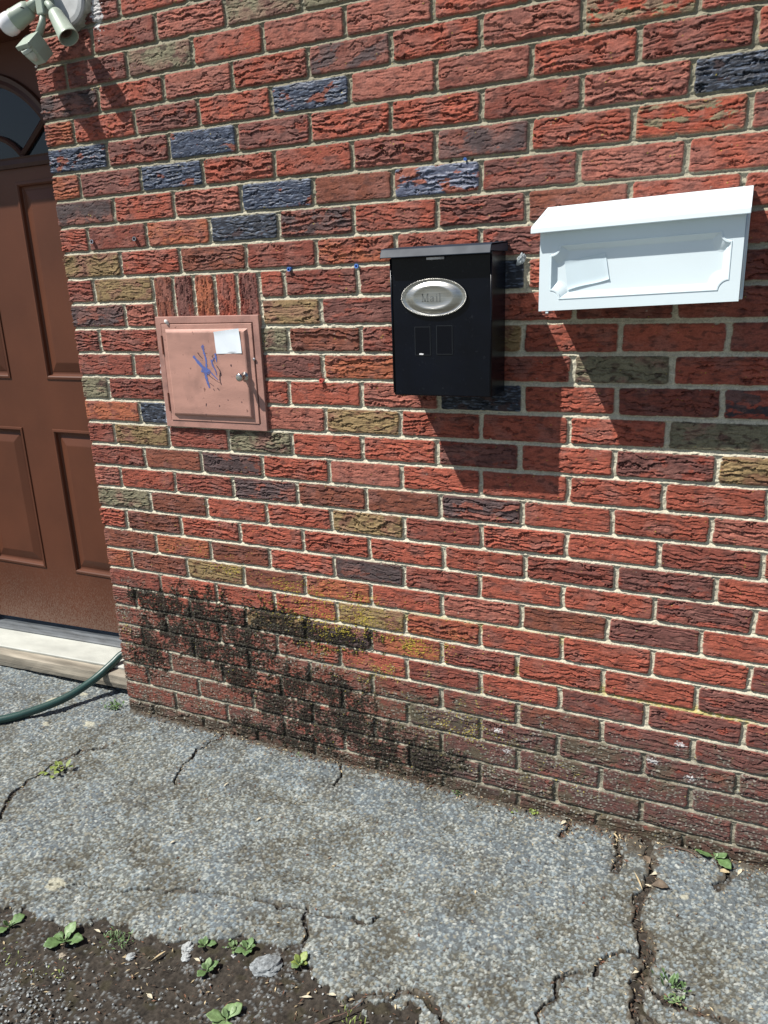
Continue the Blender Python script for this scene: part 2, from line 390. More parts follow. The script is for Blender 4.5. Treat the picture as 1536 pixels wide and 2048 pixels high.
    if side is None:
        f1 = fbm(x / .045, z / .035, 71, 4); f2 = fbm(x / .010, z / .008, 72, 3); f3 = pn(x / .0035, z / .0035, 73)
        # film of dirt towards the ground
        lim = np.interp(x, [-.1, .3, .6, .9, 1.2, 1.6, 2.1], [.52, .55, .50, .36, .36, .34, .33])
        dz = sst(0, .16, lim - z + .05 * f1)
        dirt = np.clip(dz * (np.interp(x, [.7, 1.0], [.42, .74]) + .40 * f1 + .30 * f2), 0, .88)
        kx = sst(.85, 1.15, x)[..., None]; cold = lin((82, 64, 60)) * kx + lin((78, 68, 56)) * (1 - kx)
        dirt = np.where(bmask > .5, dirt, np.clip(dirt * .9 + .25 * dz * (1 - .6 * sst(1.0, 1.3, x)), 0, .92))
        cold = np.where((bmask > .5)[..., None], cold, lin((104, 99, 86)))
        rgb = rgb * (1 - dirt[..., None]) + cold * dirt[..., None]
        gls = gls * (1 - dirt)
        # greyish crust
        cr2 = sst(.35, .6, f2 + .25 * f1 + .25 * f3) * dz * .35
        rgb = rgb * (1 - cr2[..., None]) + lin((140, 138, 126)) * cr2[..., None]
        # dark moss crust
        g = np.zeros(x.shape)
        for a_, b_, c_, d_ in STAIN: g = np.maximum(g, np.exp(-((x - a_) / c_) ** 2 * .7 - ((z - b_) / d_) ** 2 * .7))
        fd = fbm(x / .035, z / .09, 76, 3)
        mo = sst(.50, .62, g + .42 * f1 + .44 * fd + .60 * f2 + .10 * f3 + .16 * (bmask < .4) - .08) * sst(.04, .22, g)
        foot = sst(-.03, .03, .045 + .03 * f1 - z); fc = lin((66, 57, 45)) * (1 + .3 * f3)[..., None]
        rgb = rgb * (1 - .8 * foot[..., None]) + fc * .8 * foot[..., None]
        olv = sst(.05, .5, fbm(x / .07, z / .05, 77, 4) + .25 * f2) * sst(.0, .1, .33 - z + .04 * f1) * np.interp(x, [.0, .7, .9, 1.3, 1.9], [.05, .15, .75, .65, .25])
        rgb = rgb * (1 - olv[..., None]) + lin((88, 83, 66)) * olv[..., None]; gls = gls * (1 - olv)
        mc = lin((33, 27, 22)) * (1 + .6 * f3)[..., None]
        ol = sst(.2, .6, f2 + .5 * f3)[..., None] * .22; mc = mc * (1 - ol) + lin((92, 92, 62)) * ol
        rgb = rgb * (1 - .94 * mo[..., None]) + mc * .94 * mo[..., None]
        h = h + mo * (.0014 + .0020 * np.maximum(0, f3 + .6 * fbm(x / .006, z / .006, 74, 2)))
        gls = gls * (1 - mo)
        # yellow lichen specks
        g = np.zeros(x.shape)
        for a_, b_, c_, d_, e_ in LICH: g = np.maximum(g, e_ * np.exp(-((x - a_) / c_) ** 2 * .7 - ((z - b_) / d_) ** 2 * .7))
        ly = sst(.36, .50, 1.1 * f3 + .5 * f2 + .35 * f1 - .80 + g * .95)
        rgb = rgb * (1 - .85 * ly[..., None]) + lin((176, 160, 58)) * .85 * ly[..., None]
        lg = sst(.62, .8, pn(x / .006, z / .005, 75) + .3 * f1 + .5 * dz - .28) * .6 * (1 - .7 * mo)
        rgb = rgb * (1 - lg[..., None]) + lin((168, 168, 156)) * lg[..., None]
        h = h + .0007 * ly + .0004 * lg
        # olive-yellow growth along the joints to the right
        zz = .40 - .055 * (x - 1.2)
        yb = np.exp(-((z - zz) / .012) ** 2) * sst(1.0, 1.2, x) * (1 - sst(1.65, 1.8, x)) * (1 - bmask)
        yb = np.maximum(yb, np.exp(-((z - .50) / .012) ** 2) * sst(.8, .95, x) * (1 - sst(1.3, 1.5, x)) * (1 - bmask) * .7)
        yb = np.clip(yb * (1 + f2), 0, .8)
        rgb = rgb * (1 - yb[..., None]) + lin((170, 156, 84)) * yb[..., None]
        # white paint spots: old paint beside the lamp plate, at the meter door, splashes low on the right
        wp = np.exp(-((x - .128) / .020) ** 2 - ((z - 2.0) / .045) ** 2) + f2 * .45
        wp = np.maximum(wp, .62 * np.exp(-((x - .199) / .006) ** 2) * (np.abs(z - 1.05) < .10) + .3 * f2)
        for a_, b_ in ((1.165, .22), (1.60, .285), (1.545, .225), (1.63, .20), (1.19, .165)):
            wp = np.maximum(wp, .9 * np.exp(-((x - a_) / .018) ** 2 - ((z - b_) / .010) ** 2) + .55 * f3 + .2 * f2 - .15)
        wp = sst(.52, .62, wp) * .8
        rgb = rgb * (1 - wp[..., None]) + lin((205, 205, 205)) * wp[..., None]
        # small drilled holes
        for a_, b_, c_ in ((.319, 1.581, .0026), (.335, 1.580, .0026), (1.048, 1.580, .003), (1.096, 1.579, .0028), (.023, 1.739, .003), (.171, 1.740, .004)):
            hd = 1 - sst(c_ * .8, c_ * 1.5, np.hypot(x - a_, z - b_)); h = h - .012 * hd
    return h, np.clip(rgb, .002, .95).astype(np.float32), np.clip(gls, 0, 1).astype(np.float32)

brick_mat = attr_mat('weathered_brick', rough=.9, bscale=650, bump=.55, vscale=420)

def wall_grid(xs, zs):
    X, Z = np.meshgrid(xs, zs); h, rgb, g = wall_field(X, Z); return X, -h, Z, rgb, g

def corner_grid(xs, zs, us):
    """front face and the door reveal as one sheet folded round the corner at x = -0.1"""
    X, Z = np.meshgrid(xs, zs); h, rgb, g = wall_field(X, Z)
    U, ZU = np.meshgrid(us, zs)                                   # us: depth into the opening, decreasing to 0
    hu, cu, gu = wall_field(U - .1, ZU, side=1)
    k = np.clip(1 - U / .02, 0, 1); hu = hu * (1 - k) + h[:, :1] * k
    cu = cu * (1 - k[..., None]) + rgb[:, :1] * k[..., None]
    XA = np.concatenate([-.1 - hu * .8 + 0 * U, np.where(X < -.099, -.1 - h * .8, X)], 1)
    YA = np.concatenate([U, -h], 1)
    return XA, YA, np.concatenate([ZU, Z], 1), np.concatenate([cu, rgb], 1), np.concatenate([gu, g], 1)

LINTEL = 2.092
zfine = np.concatenate([grow(-.03, -.25, .02)[::-1], axis([(-.03, 2.33, .0013)]), grow(2.33, 3.2, .003, 1.03)])
xfine = np.concatenate([axis([(-.1, 2.0, .0019)]), grow(2.0, 4.6, .003, 1.02)])
zlow = zfine[zfine < LINTEL]; zhigh = np.concatenate([[LINTEL], zfine[zfine >= LINTEL]])
us = axis([(.30, .003, .003)][:1]) if False else np.linspace(.30, .0025, 90)
# above the opening the front carries on to the left
xl = np.concatenate([grow(-1.30, -3.5, .004, 1.02)[::-1], axis([(-1.30, -.1, .004)])])
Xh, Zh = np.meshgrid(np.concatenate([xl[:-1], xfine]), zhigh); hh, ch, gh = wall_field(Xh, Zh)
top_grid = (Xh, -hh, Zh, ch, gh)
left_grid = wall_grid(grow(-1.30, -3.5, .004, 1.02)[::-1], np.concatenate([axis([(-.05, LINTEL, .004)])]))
# underside of the lintel
Ul, Xl2 = np.meshgrid(np.linspace(0, .3, 30), np.linspace(-1.30, -.1, 120))
sof = (Xl2, Ul - .002, np.full_like(Ul, LINTEL), np.broadcast_to(lin((120, 70, 56)), Ul.shape + (3,)).copy(), np.zeros_like(Ul))
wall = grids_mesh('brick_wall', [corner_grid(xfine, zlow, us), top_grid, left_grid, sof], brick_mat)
tag(wall, 'rough red brick wall with cream mortar, scattered blue and tan bricks, mossy foot', 'wall')
# ================================================================== GROUND
EDGE = [(-1.6, -.95), (-.6, -.90), (-.1, -.83), (.10, -.79), (.222, -.776), (.305, -.765), (.407, -.761), (.46, -.71), (.516, -.693), (.58, -.715), (.64, -.707), (.69, -.68), (.725, -.664), (.80, -.63), (.872, -.617),
        (.905, -.605), (.95, -.635), (.986, -.655), (1.05, -.682), (1.108, -.675), (1.18, -.635), (1.24, -.70), (1.30, -.76), (1.5, -.80), (2.0, -.86), (3.5, -.95)]
CRACKS = [([(1.545, .0), (1.552, -.05), (1.561, -.084), (1.572, -.13), (1.560, -.18), (1.548, -.22), (1.550, -.26), (1.573, -.30), (1.585, -.338), (1.582, -.373), (1.575, -.437), (1.580, -.512), (1.60, -.6), (1.58, -.8)], .0082),
          ([(1.565, -.35), (1.53, -.36), (1.497, -.396), (1.488, -.431), (1.434, -.46), (1.43, -.51), (1.409, -.565), (1.427, -.60), (1.44, -.75)], .0022),
          ([(.875, -.505), (.882, -.53), (.903, -.561), (.918, -.611)], .0030),
          ([(.567, -.586), (.64, -.555), (.701, -.538), (.76, -.535), (.814, -.524), (.85, -.515), (.911, -.514), (1.002, -.498), (1.037, -.469)], .0022),
          ([(.29, .01), (.27, -.05), (.257, -.103), (.27, -.179), (.275, -.22), (.311, -.263)], .0022),
          ([(1.06, -.672), (1.10, -.655), (1.14, -.625), (1.178, -.61), (1.211, -.614), (1.26, -.65), (1.34, -.69), (1.44, -.72)], .0032),
          ([(-.02, -.20), (-.084, -.238), (-.10, -.32), (-.106, -.405), (-.084, -.492), (-.038, -.562)], .0030),
          ([(.275, -.681), (.36, -.65), (.425, -.628), (.518, -.598), (.567, -.586)], .0018),
          ([(1.586, -.409), (1.61, -.43), (1.634, -.436), (1.67, -.445), (1.705, -.44), (1.80, -.46), (2.1, -.44)], .0045),
          ([(1.473, .0), (1.480, -.05), (1.494, -.094), (1.484, -.141)], .0035),
          ([(1.355, .0), (1.36, -.04), (1.35, -.07)], .0035), ([(.70, .0), (.72, -.05), (.73, -.10)], .0022), ([(1.585, -.47), (1.62, -.50), (1.64, -.56), (1.60, -.62)], .004),
          ([(1.72, .0), (1.725, -.06), (1.71, -.10)], .006)]

def seg_dist(X, Y, pts):
    d = np.full(X.shape, 9.)
    for (a, b), (c, e) in zip(pts, pts[1:]):
        vx, vy = c - a, e - b; t = np.clip(((X - a) * vx + (Y - b) * vy) / (vx * vx + vy * vy), 0, 1)
        d = np.minimum(d, np.hypot(X - a - t * vx, Y - b - t * vy))
    return d

def ground_field(x, y):
    ex = np.interp(x, [p[0] for p in EDGE], [p[1] for p in EDGE])
    rag = .024 * fbm(x / .045, y / .045, 101, 5) + .008 * pn(x / .009, y / .009, 141)
    outs = y - ex + rag                                           # > 0 on the asphalt
    far = sst(0, .4, np.maximum(-1.35 - y, 0)); outs = np.where(y < -1.35, np.maximum(outs, -1.35 - y), outs)
    wv = x + .010 * fbm(x / .04, y / .04, 102, 3); wy = y + .010 * fbm(x / .04, y / .04, 103, 3)
    ck = np.zeros(x.shape)
    for pts, wd in CRACKS:
        d = seg_dist(wv, wy, pts); ww = wd * (1 + .8 * pn(x / .05, y / .05, 104))
        ck = np.maximum(ck, 1 - sst(ww * .55, ww * 1.25 + .0012, d))
    big = fbm(x / .35, y / .35, 105, 3); med = fbm(x / .08, y / .08, 106, 3); fine = fbm(x / .015, y / .015, 107, 3)
    vx = x + .002 * pn(x / .006, y / .006, 108); vy = y + .002 * pn(x / .006, y / .006, 109)
    f1, f2, ci, cj = voro(vx / .0072, vy / .0072, 111)
    g1, g2, di, dj = voro(vx / .0040, vy / .0040, 121)
    pres = rnd(ci, cj, 3); sz = .42 + .34 * rnd(ci, cj, 4)
    st = (1 - sst(sz * .85, sz, f1)) * (pres < .74) * sst(.03, .12, f2 - f1)
    st2 = (1 - sst(.38, .52, g1)) * (rnd(di, dj, 6) < .72) * sst(.03, .12, g2 - g1)
    h = .0035 * med + .0012 * fine + .0019 * st * (1 - f1 * f1) * (.3 + rnd(ci, cj, 8)) + .0010 * st2 * (1 - st) + .006 * big
    k = rnd(ci, cj, 5)
    sc = np.select([(k < .26)[..., None], (k < .50)[..., None], (k < .70)[..., None], (k < .80)[..., None]],
                   [lin((168, 171, 165)), lin((146, 156, 160)), lin((150, 146, 132)), lin((190, 191, 184))], lin((116, 120, 120)))
    k2 = rnd(di, dj, 7)[..., None]
    mt = lin((98, 96, 87)) * (1 - .95 * st2[..., None]) + (lin((128, 134, 132)) * (.55 + .9 * k2)) * .95 * st2[..., None]
    bl = sst(-.05, .6, med * .5 + .6 * big + .75 * sst(-.36, .02, y))[..., None]
    mt = mt * (1 - bl * .45) + lin((108, 122, 136)) * bl * .4
    br = sst(.0, .6, fbm(x / .16, y / .12, 131, 4))[..., None] * .6
    mt = mt * (1 - br * .8) + lin((98, 88, 68)) * br * .8
    rgb = mt * (1 - .9 * st[..., None]) + sc * .9 * st[..., None]
    rgb = rgb * (1 - .35 * br)
    rgb = rgb * (1 + .14 * fine + .10 * med)[..., None]
    dk = np.maximum(sst(.40, .60, pn(x / .0065, y / .0065, 133)) * .85 * sst(-.35, .15, fbm(x / .09, y / .09, 134, 2)), sst(.50, .66, pn(x / .012, y / .009, 135)) * .8 * sst(.0, .4, fbm(x / .12, y / .10, 136, 3)))
    rgb = rgb * (1 - dk[..., None]) + lin((56, 50, 42)) * dk[..., None]; h = h - .0026 * dk
    # soil washed against the wall and beside the cracks
    near = np.exp(-np.abs(y - 0) / .02) * (x > -.1); ds = near
    for pts, wd in CRACKS: ds = np.maximum(ds, .75 * np.exp(-np.maximum(seg_dist(x, y, pts) - wd, 0) / (.008 + wd)) * min(1, wd / .004))
    ds = np.maximum(ds, .8 * np.exp(-np.maximum(outs, 0) / .008) * (y > -1.3))
    ds = np.maximum(ds, np.exp(-np.hypot((x - 1.53), (y + .02) * 1.2) / .05)); ds = np.maximum(ds, np.exp(-np.hypot((x - 1.41) / 1.5, y) / .03))
    dm = sst(.38, .62, ds + .30 * fine + .22 * med)
    soil = lin((84, 74, 61)) * (1 + .35 * fine)[..., None]
    rgb = rgb * (1 - .88 * dm[..., None]) + soil * .88 * dm[..., None]
    h = h * (1 - .5 * dm) + dm * (.001 + .004 * near + .0015 * fine)
    # pale mortar droppings
    for a_, b_, s_ in ((-.165, -.12, .022), (-.30, -.17, .02), (-.40, -.06, .035), (-.33, .02, .02), (.286, -.677, .03), (1.64, -.16, .012), (-.1, -.2, .01)):
        q = sst(.45, .75, np.exp(-((x - a_) / s_) ** 2 - ((y - b_) / (s_ * .8)) ** 2) + .35 * fine + .2 * med) * .8
        rgb = rgb * (1 - q[..., None]) + lin((196, 190, 168)) * q[..., None]; h = h + .001 * q
    cut = np.maximum(ck, 1 - sst(-.004, .004, outs)); h = h - .006 * np.exp(-np.maximum(outs, 0) / .02)
    h = h - cut * .045
    rgb = rgb * (1 - cut[..., None]) + lin((70, 60, 48)) * cut[..., None]
    return h, np.clip(rgb * np.array([.74, .765, .775], np.float32), .002, .9).astype(np.float32)

gx = np.concatenate([grow(-.85, -30, .004, 1.035)[::-1], axis([(-.85, 2.05, .0021)]), grow(2.05, 30, .004, 1.035)])
gy = np.concatenate([grow(-1.12, -30, .004, 1.035)[::-1], axis([(-1.12, .10, .0021)]), grow(.10, .6, .006, 1.15)])
GX, GY = np.meshgrid(gx, gy); gh_, gc_ = ground_field(GX, GY)
asph_mat = attr_mat('old_asphalt', rough=.88, bscale=420, bump=.6, vscale=600)
asph = grids_mesh('driveway', [(GX, GY, gh_, gc_, np.zeros_like(GX))], asph_mat)
tag(asph, kind='structure')
# soil that shows where the asphalt is gone
sx_ = np.concatenate([grow(-.4, -3, .005, 1.1)[::-1], axis([(-.4, 2.0, .0028)]), grow(2.0, 4, .005, 1.1)])
sy_ = np.concatenate([axis([(-1.5, .04, .0028)])])
SX, SY = np.meshgrid(sx_, sy_)
sf = fbm(SX / .02, SY / .02, 201, 4); sm = fbm(SX / .09, SY / .09, 202, 3); sg = fbm(SX / .006, SY / .006, 203, 2)
f1, f2, ci, cj = voro(SX / .0078, SY / .0078, 205)
patch = sst(-.05, .35, fbm(SX / .14, SY / .12, 206, 3) + .55 * np.exp(-((SX - .42) / .16) ** 2 - ((SY + .93) / .10) ** 2) - .12)
ps = (1 - sst(.2 + .15 * rnd(ci, cj, 2), .34 + .15 * rnd(ci, cj, 2), f1)) * (rnd(ci, cj, 3) < (.07 + .5 * patch))
q1, q2, _, _ = voro(SX / .0065 + .4 * sg, SY / .0065, 209)
sh_ = .0035 * fbm(SX / .08, SY / .08, 106, 3) + .006 * fbm(SX / .35, SY / .35, 105, 3) - .0075 + .0016 * (1 - q1) + .0024 * sf + .0018 * sg + .0024 * ps
sc_ = lin((77, 70, 62)) * (1 + .5 * sf + .5 * sg + .15 * sm + .25 * (.5 - q1))[..., None]
mossy = sst(.25, .6, fbm(SX / .05, SY / .05, 207, 3))[..., None] * .35; sc_ = sc_ * (1 - mossy) + lin((84, 80, 48)) * mossy
pc = lin((160, 164, 164)) * (.55 + .7 * rnd(ci, cj, 9))[..., None]
sc_ = sc_ * (1 - .9 * ps[..., None]) + pc * .9 * ps[..., None]
soil_mat = attr_mat('dark_soil', rough=.95, bscale=380, bump=.9, vscale=500)
soil = grids_mesh('soil', [(SX, SY, sh_, np.clip(sc_ * .48, .002, .9).astype(np.float32), np.zeros_like(SX))], soil_mat)
tag(soil, kind='structure')
# ================================================================== FRONT DOOR
DY = .22
brown = mat('brown_door_paint', (.102, .035, .018), rough=.45, var=.16, scale=5, spec=.28)
# dust on the lower part of the door
def dusty(m, z0, z1, amt):
    n = m.node_tree; N = n.nodes; L = n.links; p = N['Principled BSDF']; src = p.inputs['Base Color'].links[0].from_socket
    g = N.new('ShaderNodeNewGeometry'); sp = N.new('ShaderNodeSeparateXYZ'); L.new(g.outputs['Position'], sp.inputs[0])
    mr = N.new('ShaderNodeMapRange'); mr.inputs['From Min'].default_value = z0; mr.inputs['From Max'].default_value = z1; mr.inputs['To Min'].default_value = 1; mr.inputs['To Max'].default_value = 0; L.new(sp.outputs['Z'], mr.inputs['Value'])
    nz = N.new('ShaderNodeTexNoise'); nz.inputs['Scale'].default_value = 420; nz.inputs['Detail'].default_value = 2
    tc = N.new('ShaderNodeTexCoord'); mp = N.new('ShaderNodeMapping'); mp.inputs['Scale'].default_value = (1, 1, .4)
    L.new(tc.outputs['Object'], mp.inputs[0]); L.new(mp.outputs[0], nz.inputs['Vector'])
    ad = N.new('ShaderNodeMath'); ad.operation = 'MULTIPLY_ADD'; ad.inputs[1].default_value = .22; ad.inputs[2].default_value = 0
    L.new(mr.outputs[0], ad.inputs[0])
    a2 = N.new('ShaderNodeMath'); a2.operation = 'ADD'; L.new(ad.outputs[0], a2.inputs[0]); L.new(nz.outputs['Fac'], a2.inputs[1])
    th = N.new('ShaderNodeMapRange'); th.inputs['From Min'].default_value = .60; th.inputs['From Max'].default_value = .74; th.inputs['To Max'].default_value = amt
    L.new(a2.outputs[0], th.inputs['Value'])
    mx = N.new('ShaderNodeMixRGB'); mx.inputs[2].default_value = (.30, .25, .20, 1)
    ml = N.new('ShaderNodeMath'); ml.operation = 'MULTIPLY'; L.new(th.outputs[0], ml.inputs[0]); L.new(mr.outputs[0], ml.inputs[1]); L.new(ml.outputs[0], mx.inputs[0]); L.new(src, mx.inputs[1]); L.new(mx.outputs[0], p.inputs['Base Color'])
dusty(brown, .12, .42, .32)
blotch(brown, 330, .70, .74, (.30, .22, .16), .35)
door = empty('front_door', (-.575, DY, .13), 'brown panelled front door with an arched fanlight, in the brick opening at the left', 'door')
DX0, DX1, DZ0, DZ1 = -1.032, -.118, .138, 2.07
FC = (-.575, 1.66)
PANELS = [(-.487, -.232, 1.067, 1.682), (-.918, -.663, 1.067, 1.682), (-.500, -.232, .362, .891), (-.918, -.650, .362, .891)]
bm = bmesh.new()
xs = [DX0, -.918, -.663, -.487, -.232, DX1]
def quad(x0, x1, z0, z1, y=DY): bm.faces.new([bm.verts.new(p) for p in ((x0, y, z0), (x1, y, z0), (x1, y, z1), (x0, y, z1))])
ztilt = lambda x: .035 * (x + .5)
bm.faces.new([bm.verts.new(p) for p in ((DX0, DY, DZ0 + ztilt(DX0)), (DX1, DY, DZ0 + ztilt(DX1)), (DX1, DY, .362), (DX0, DY, .362))])
quad(DX0, -.918, .362, .891); quad(-.650, -.500, .362, .891); quad(-.232, DX1, .362, .891)
quad(DX0, DX1, .891, 1.067)
quad(DX0, -.918, 1.067, 1.682); quad(-.663, -.487, 1.067, 1.682); quad(-.232, DX1, 1.067, 1.682)
quad(DX0, DX1, 1.682, 1.735)
# sheet with the fanlight hole
RI = .318; zb = 1.752; a0 = math.asin((zb - FC[1]) / RI)
arc = [(FC[0] + RI * math.cos(a0 + (math.pi - 2 * a0) * k / 40), FC[1] + RI * math.sin(a0 + (math.pi - 2 * a0) * k / 40)) for k in range(41)]
mid = FC[0]
left_half = [(mid, 1.735), (DX0, 1.735), (DX0, DZ1), (mid, DZ1)] + [p for p in arc[20:]] + [(mid, zb)]
right_half = [(mid, 1.735), (DX1, 1.735), (DX1, DZ1), (mid, DZ1)] + [p for p in arc[:21][::-1]] + [(mid, zb)]
for half in (left_half, right_half):
    vs = [bm.verts.new((p[0], DY, p[1])) for p in half]; es = [bm.edges.new((vs[k], vs[(k + 1) % len(vs)])) for k in range(len(vs))]
    bmesh.ops.triangle_fill(bm, edges=es, use_beauty=True)
bmesh.ops.remove_doubles(bm, verts=bm.verts, dist=1e-5)
# edges and back
box(bm, DX0 + .002, DX1 - .002, DY + .030, DY + .044, DZ0 + .02, 1.73)
box(bm, DX0 - .0, DX0 + .002, DY + .001, DY + .044, DZ0 + .02, DZ1); box(bm, DX1 - .002, DX1, DY + .001, DY + .044, DZ0 + .02, DZ1)
vs = [bm.verts.new(p) for p in ((DX0, DY, DZ0 + ztilt(DX0)), (DX1, DY, DZ0 + ztilt(DX1)), (DX1, DY + .044, DZ0 + ztilt(DX1)), (DX0, DY + .044, DZ0 + ztilt(DX0)))]
bm.faces.new(vs)
bobj('door_slab', bm, brown, door)
for x0, x1, z0, z1 in PANELS:
    bm = bmesh.new(); loops = []
    for o_, d_ in ((-.002, .0), (-.001, -.0035), (.006, -.0045), (.010, -.0015), (.013, .007), (.017, .0085), (.022, .0085), (.024, .0075), (.052, -.0005), (.055, -.001)):
        loops.append([(x0 + o_, DY + d_, z0 + o_), (x1 - o_, DY + d_, z0 + o_), (x1 - o_, DY + d_, z1 - o_), (x0 + o_, DY + d_, z1 - o_)])
    loft(bm, loops); bobj('panel', bm, brown, door)
# fanlight: arched moulding, hub arc, bars, glass
def arc_band(bm, r0, r1, a_0, a_1, y0, y1, n=48, c=FC):
    prof = [(r0, y1), (r0, y0), (r0 + (r1 - r0) * .25, y0 - .004), (r0 + (r1 - r0) * .55, y0 - .001), (r1 - .004, y0 - .003), (r1, y0 + .002), (r1, y1)]
    L = []
    for k in range(n + 1):
        a = a_0 + (a_1 - a_0) * k / n
        L.append([(c[0] + r * math.cos(a), y, c[1] + r * math.sin(a)) for r, y in prof])
    loft(bm, L, close=False, cap=False)
fan = bmesh.new(); arc_band(fan, .306, .343, math.asin((zb - FC[1]) / .343) - .04, math.pi - math.asin((zb - FC[1]) / .343) + .04, DY - .008, DY + .004)
lp = [(FC[0] - .345, DY - .009, zb - .028), (FC[0] - .345, DY - .012, zb - .018), (FC[0] - .345, DY - .007, zb - .004), (FC[0] - .345, DY - .010, zb + .002), (FC[0] - .345, DY + .012, zb + .006), (FC[0] - .345, DY + .012, zb - .030)]
loft(fan, [lp, [(p[0] + .69, p[1], p[2]) for p in lp]])
trim = mat('dark_fanlight_trim', (.058, .024, .017), rough=.42, var=.2, scale=12, spec=.3)
wf = bobj('window_frame', fan, trim, door, bevel=0)
glass_dark = mat('dim_door_glass', (.016, .023, .030), rough=.05, spec=.3)
n = glass_dark.node_tree; n.nodes['Principled BSDF'].inputs['Transmission Weight'].default_value = .55
bm = bmesh.new(); vs = [bm.verts.new((p[0], DY + .012, p[1])) for p in arc]; bm.faces.new(vs)
r_ = bmesh.ops.extrude_face_region(bm, geom=bm.faces[:]); bmesh.ops.translate(bm, vec=(0, .004, 0), verts=[v for v in r_['geom'] if isinstance(v, bmesh.types.BMVert)])
bobj('glass_pane', bm, glass_dark, door)
bm = bmesh.new()
hb_ = math.asin((zb - FC[1]) / .168)
for rr, w_ in ((.164, .010),):
    L = []
    for k in range(33):
        a = hb_ + (math.pi - 2 * hb_) * k / 32
        L.append([(FC[0] + r * math.cos(a), y, FC[1] + r * math.sin(a)) for r, y in ((rr - w_, DY + .012), (rr - w_, DY + .002), (rr, DY - .003), (rr + w_ * .6, DY + .002), (rr + w_ * .6, DY + .012))])
    loft(bm, L, close=False, cap=False)
for a in (R(38), R(90), R(142)):
    d_ = Vector((math.cos(a), 0, math.sin(a))); s_ = Vector((-math.sin(a), 0, math.cos(a))); o_ = Vector((FC[0], DY, FC[1]))
    L = []
    for r in (.166, .312):
        L.append([o_ + d_ * r + s_ * q + Vector((0, y, 0)) for q, y in ((-.0085, .012), (-.0085, .003), (0, -.003), (.0085, .003), (.0085, .012))])
    loft(bm, L, close=False, cap=False)
bobj('glazing_bars', bm, trim, door)
# dim hall behind the glass
hall = mat('dark_hall_lining', (.05, .05, .055), rough=.9, var=.4, scale=3)
bm = bmesh.new(); box(bm, -1.05, -.1, DY + .05, DY + .9, 1.3, 2.3)
bmesh.ops.delete(bm, geom=[f for f in bm.faces if f.calc_center_median().y < DY + .06], context='FACES')
bobj('hall_lining', bm, hall, door)
# frame
frm = empty('door_frame', (-.575, .25, .1), 'dark brown timber frame lining the brick doorway round the panelled door', 'door frame')
bm = bmesh.new(); box(bm, -.116, -.101, .15, .29, .02, 2.07); bobj('jamb', bm, brown, frm, bevel=.002)
bm = bmesh.new(); box(bm, -1.049, -1.034, .15, .29, .02, 2.07); bobj('jamb', bm, brown, frm, bevel=.002)
bm = bmesh.new(); box(bm, -1.298, -1.051, .205, .29, .02, 2.0895); bobj('side_panel', bm, brown, frm, bevel=.002)
bm = bmesh.new(); box(bm, -1.049, -.101, .15, .29, 2.0705, 2.091); bobj('head', bm, brown, frm, bevel=.002)
# threshold
th = empty('door_threshold', (-.575, .13, .0), 'weathered pale metal and timber sill under the brown door, hose lying over its end', 'door sill')
def extr(name, prof, m, x0=-1.295, x1=-.104, bev=.0015, jit=0):
    bm = bmesh.new(); L = []; N_ = 40
    for k in range(N_ + 1):
        x = x0 + (x1 - x0) * k / N_; t = ztilt(x) * 1.1 + .006
        L.append([(x, y + random.uniform(-jit, jit), z + t + random.uniform(-jit, jit)) for y, z in prof])
    lo = loft(bm, L, cap=False); bm.faces.new(lo[0][::-1]); bm.faces.new(lo[-1]); return bobj(name, bm, m, th, bevel=0)
random.seed(4)
oldwood = mat('grey_old_timber', (.30, .265, .21), rough=.9, var=.55, scale=30, bump=.9, bscale=120, stretch=(.12, 1, 1.6))
alu = mat('chalky_aluminium', (.44, .45, .41), rough=.6, metal=.0, var=.22, scale=18, bump=.4, bscale=300, stretch=(.4, 1, 1))
rub = mat('grey_weather_strip', (.075, .085, .095), rough=.5, var=.5, scale=60, stretch=(.2, 1, 1))
extr('timber_base', [(.062, .012), (.058, .030), (.060, .058), (.066, .063), (.100, .067), (.12, .067), (.12, .012)], oldwood, jit=.0007)
extr('metal_sill', [(.092, .0675), (.091, .074), (.094, .077), (.130, .081), (.188, .090), (.188, .0675)], alu)
extr('weather_strip', [(.188, .072), (.188, .094), (.193, .099), (.199, .096), (.204, .102), (.212, .104), (.217, .110), (.262, .112), (.262, .072)], rub)
bm = bmesh.new(); box(bm, -1.04, -.105, .2, .5, -.02, .075); bobj('floor_edge', bm, hall, th)
# ================================================================== GARDEN HOSE
hose_mat = mat('green_hose_rubber', (.022, .060, .052), rough=.38, var=.25, scale=30, bump=.2, bscale=500)
bm = bmesh.new()
hp = spline([(-1.9, -.95, .014), (-1.2, -.70, .013), (-.80, -.47, .014), (-.60, -.345, .014), (-.444, -.224, .0155), (-.381, -.156, .021), (-.318, -.066, .036), (-.278, .022, .064), (-.246, .088, .102), (-.226, .122, .126), (-.180, .150, .141), (-.135, .175, .142), (-.122, .17, .11)], 10)
tube(bm, hp, .0132, 18)
hose = bobj('garden_hose', bm, hose_mat, None, smooth=True)
tag(hose, 'dark green garden hose curving from the driveway over the end of the door sill', 'hose')
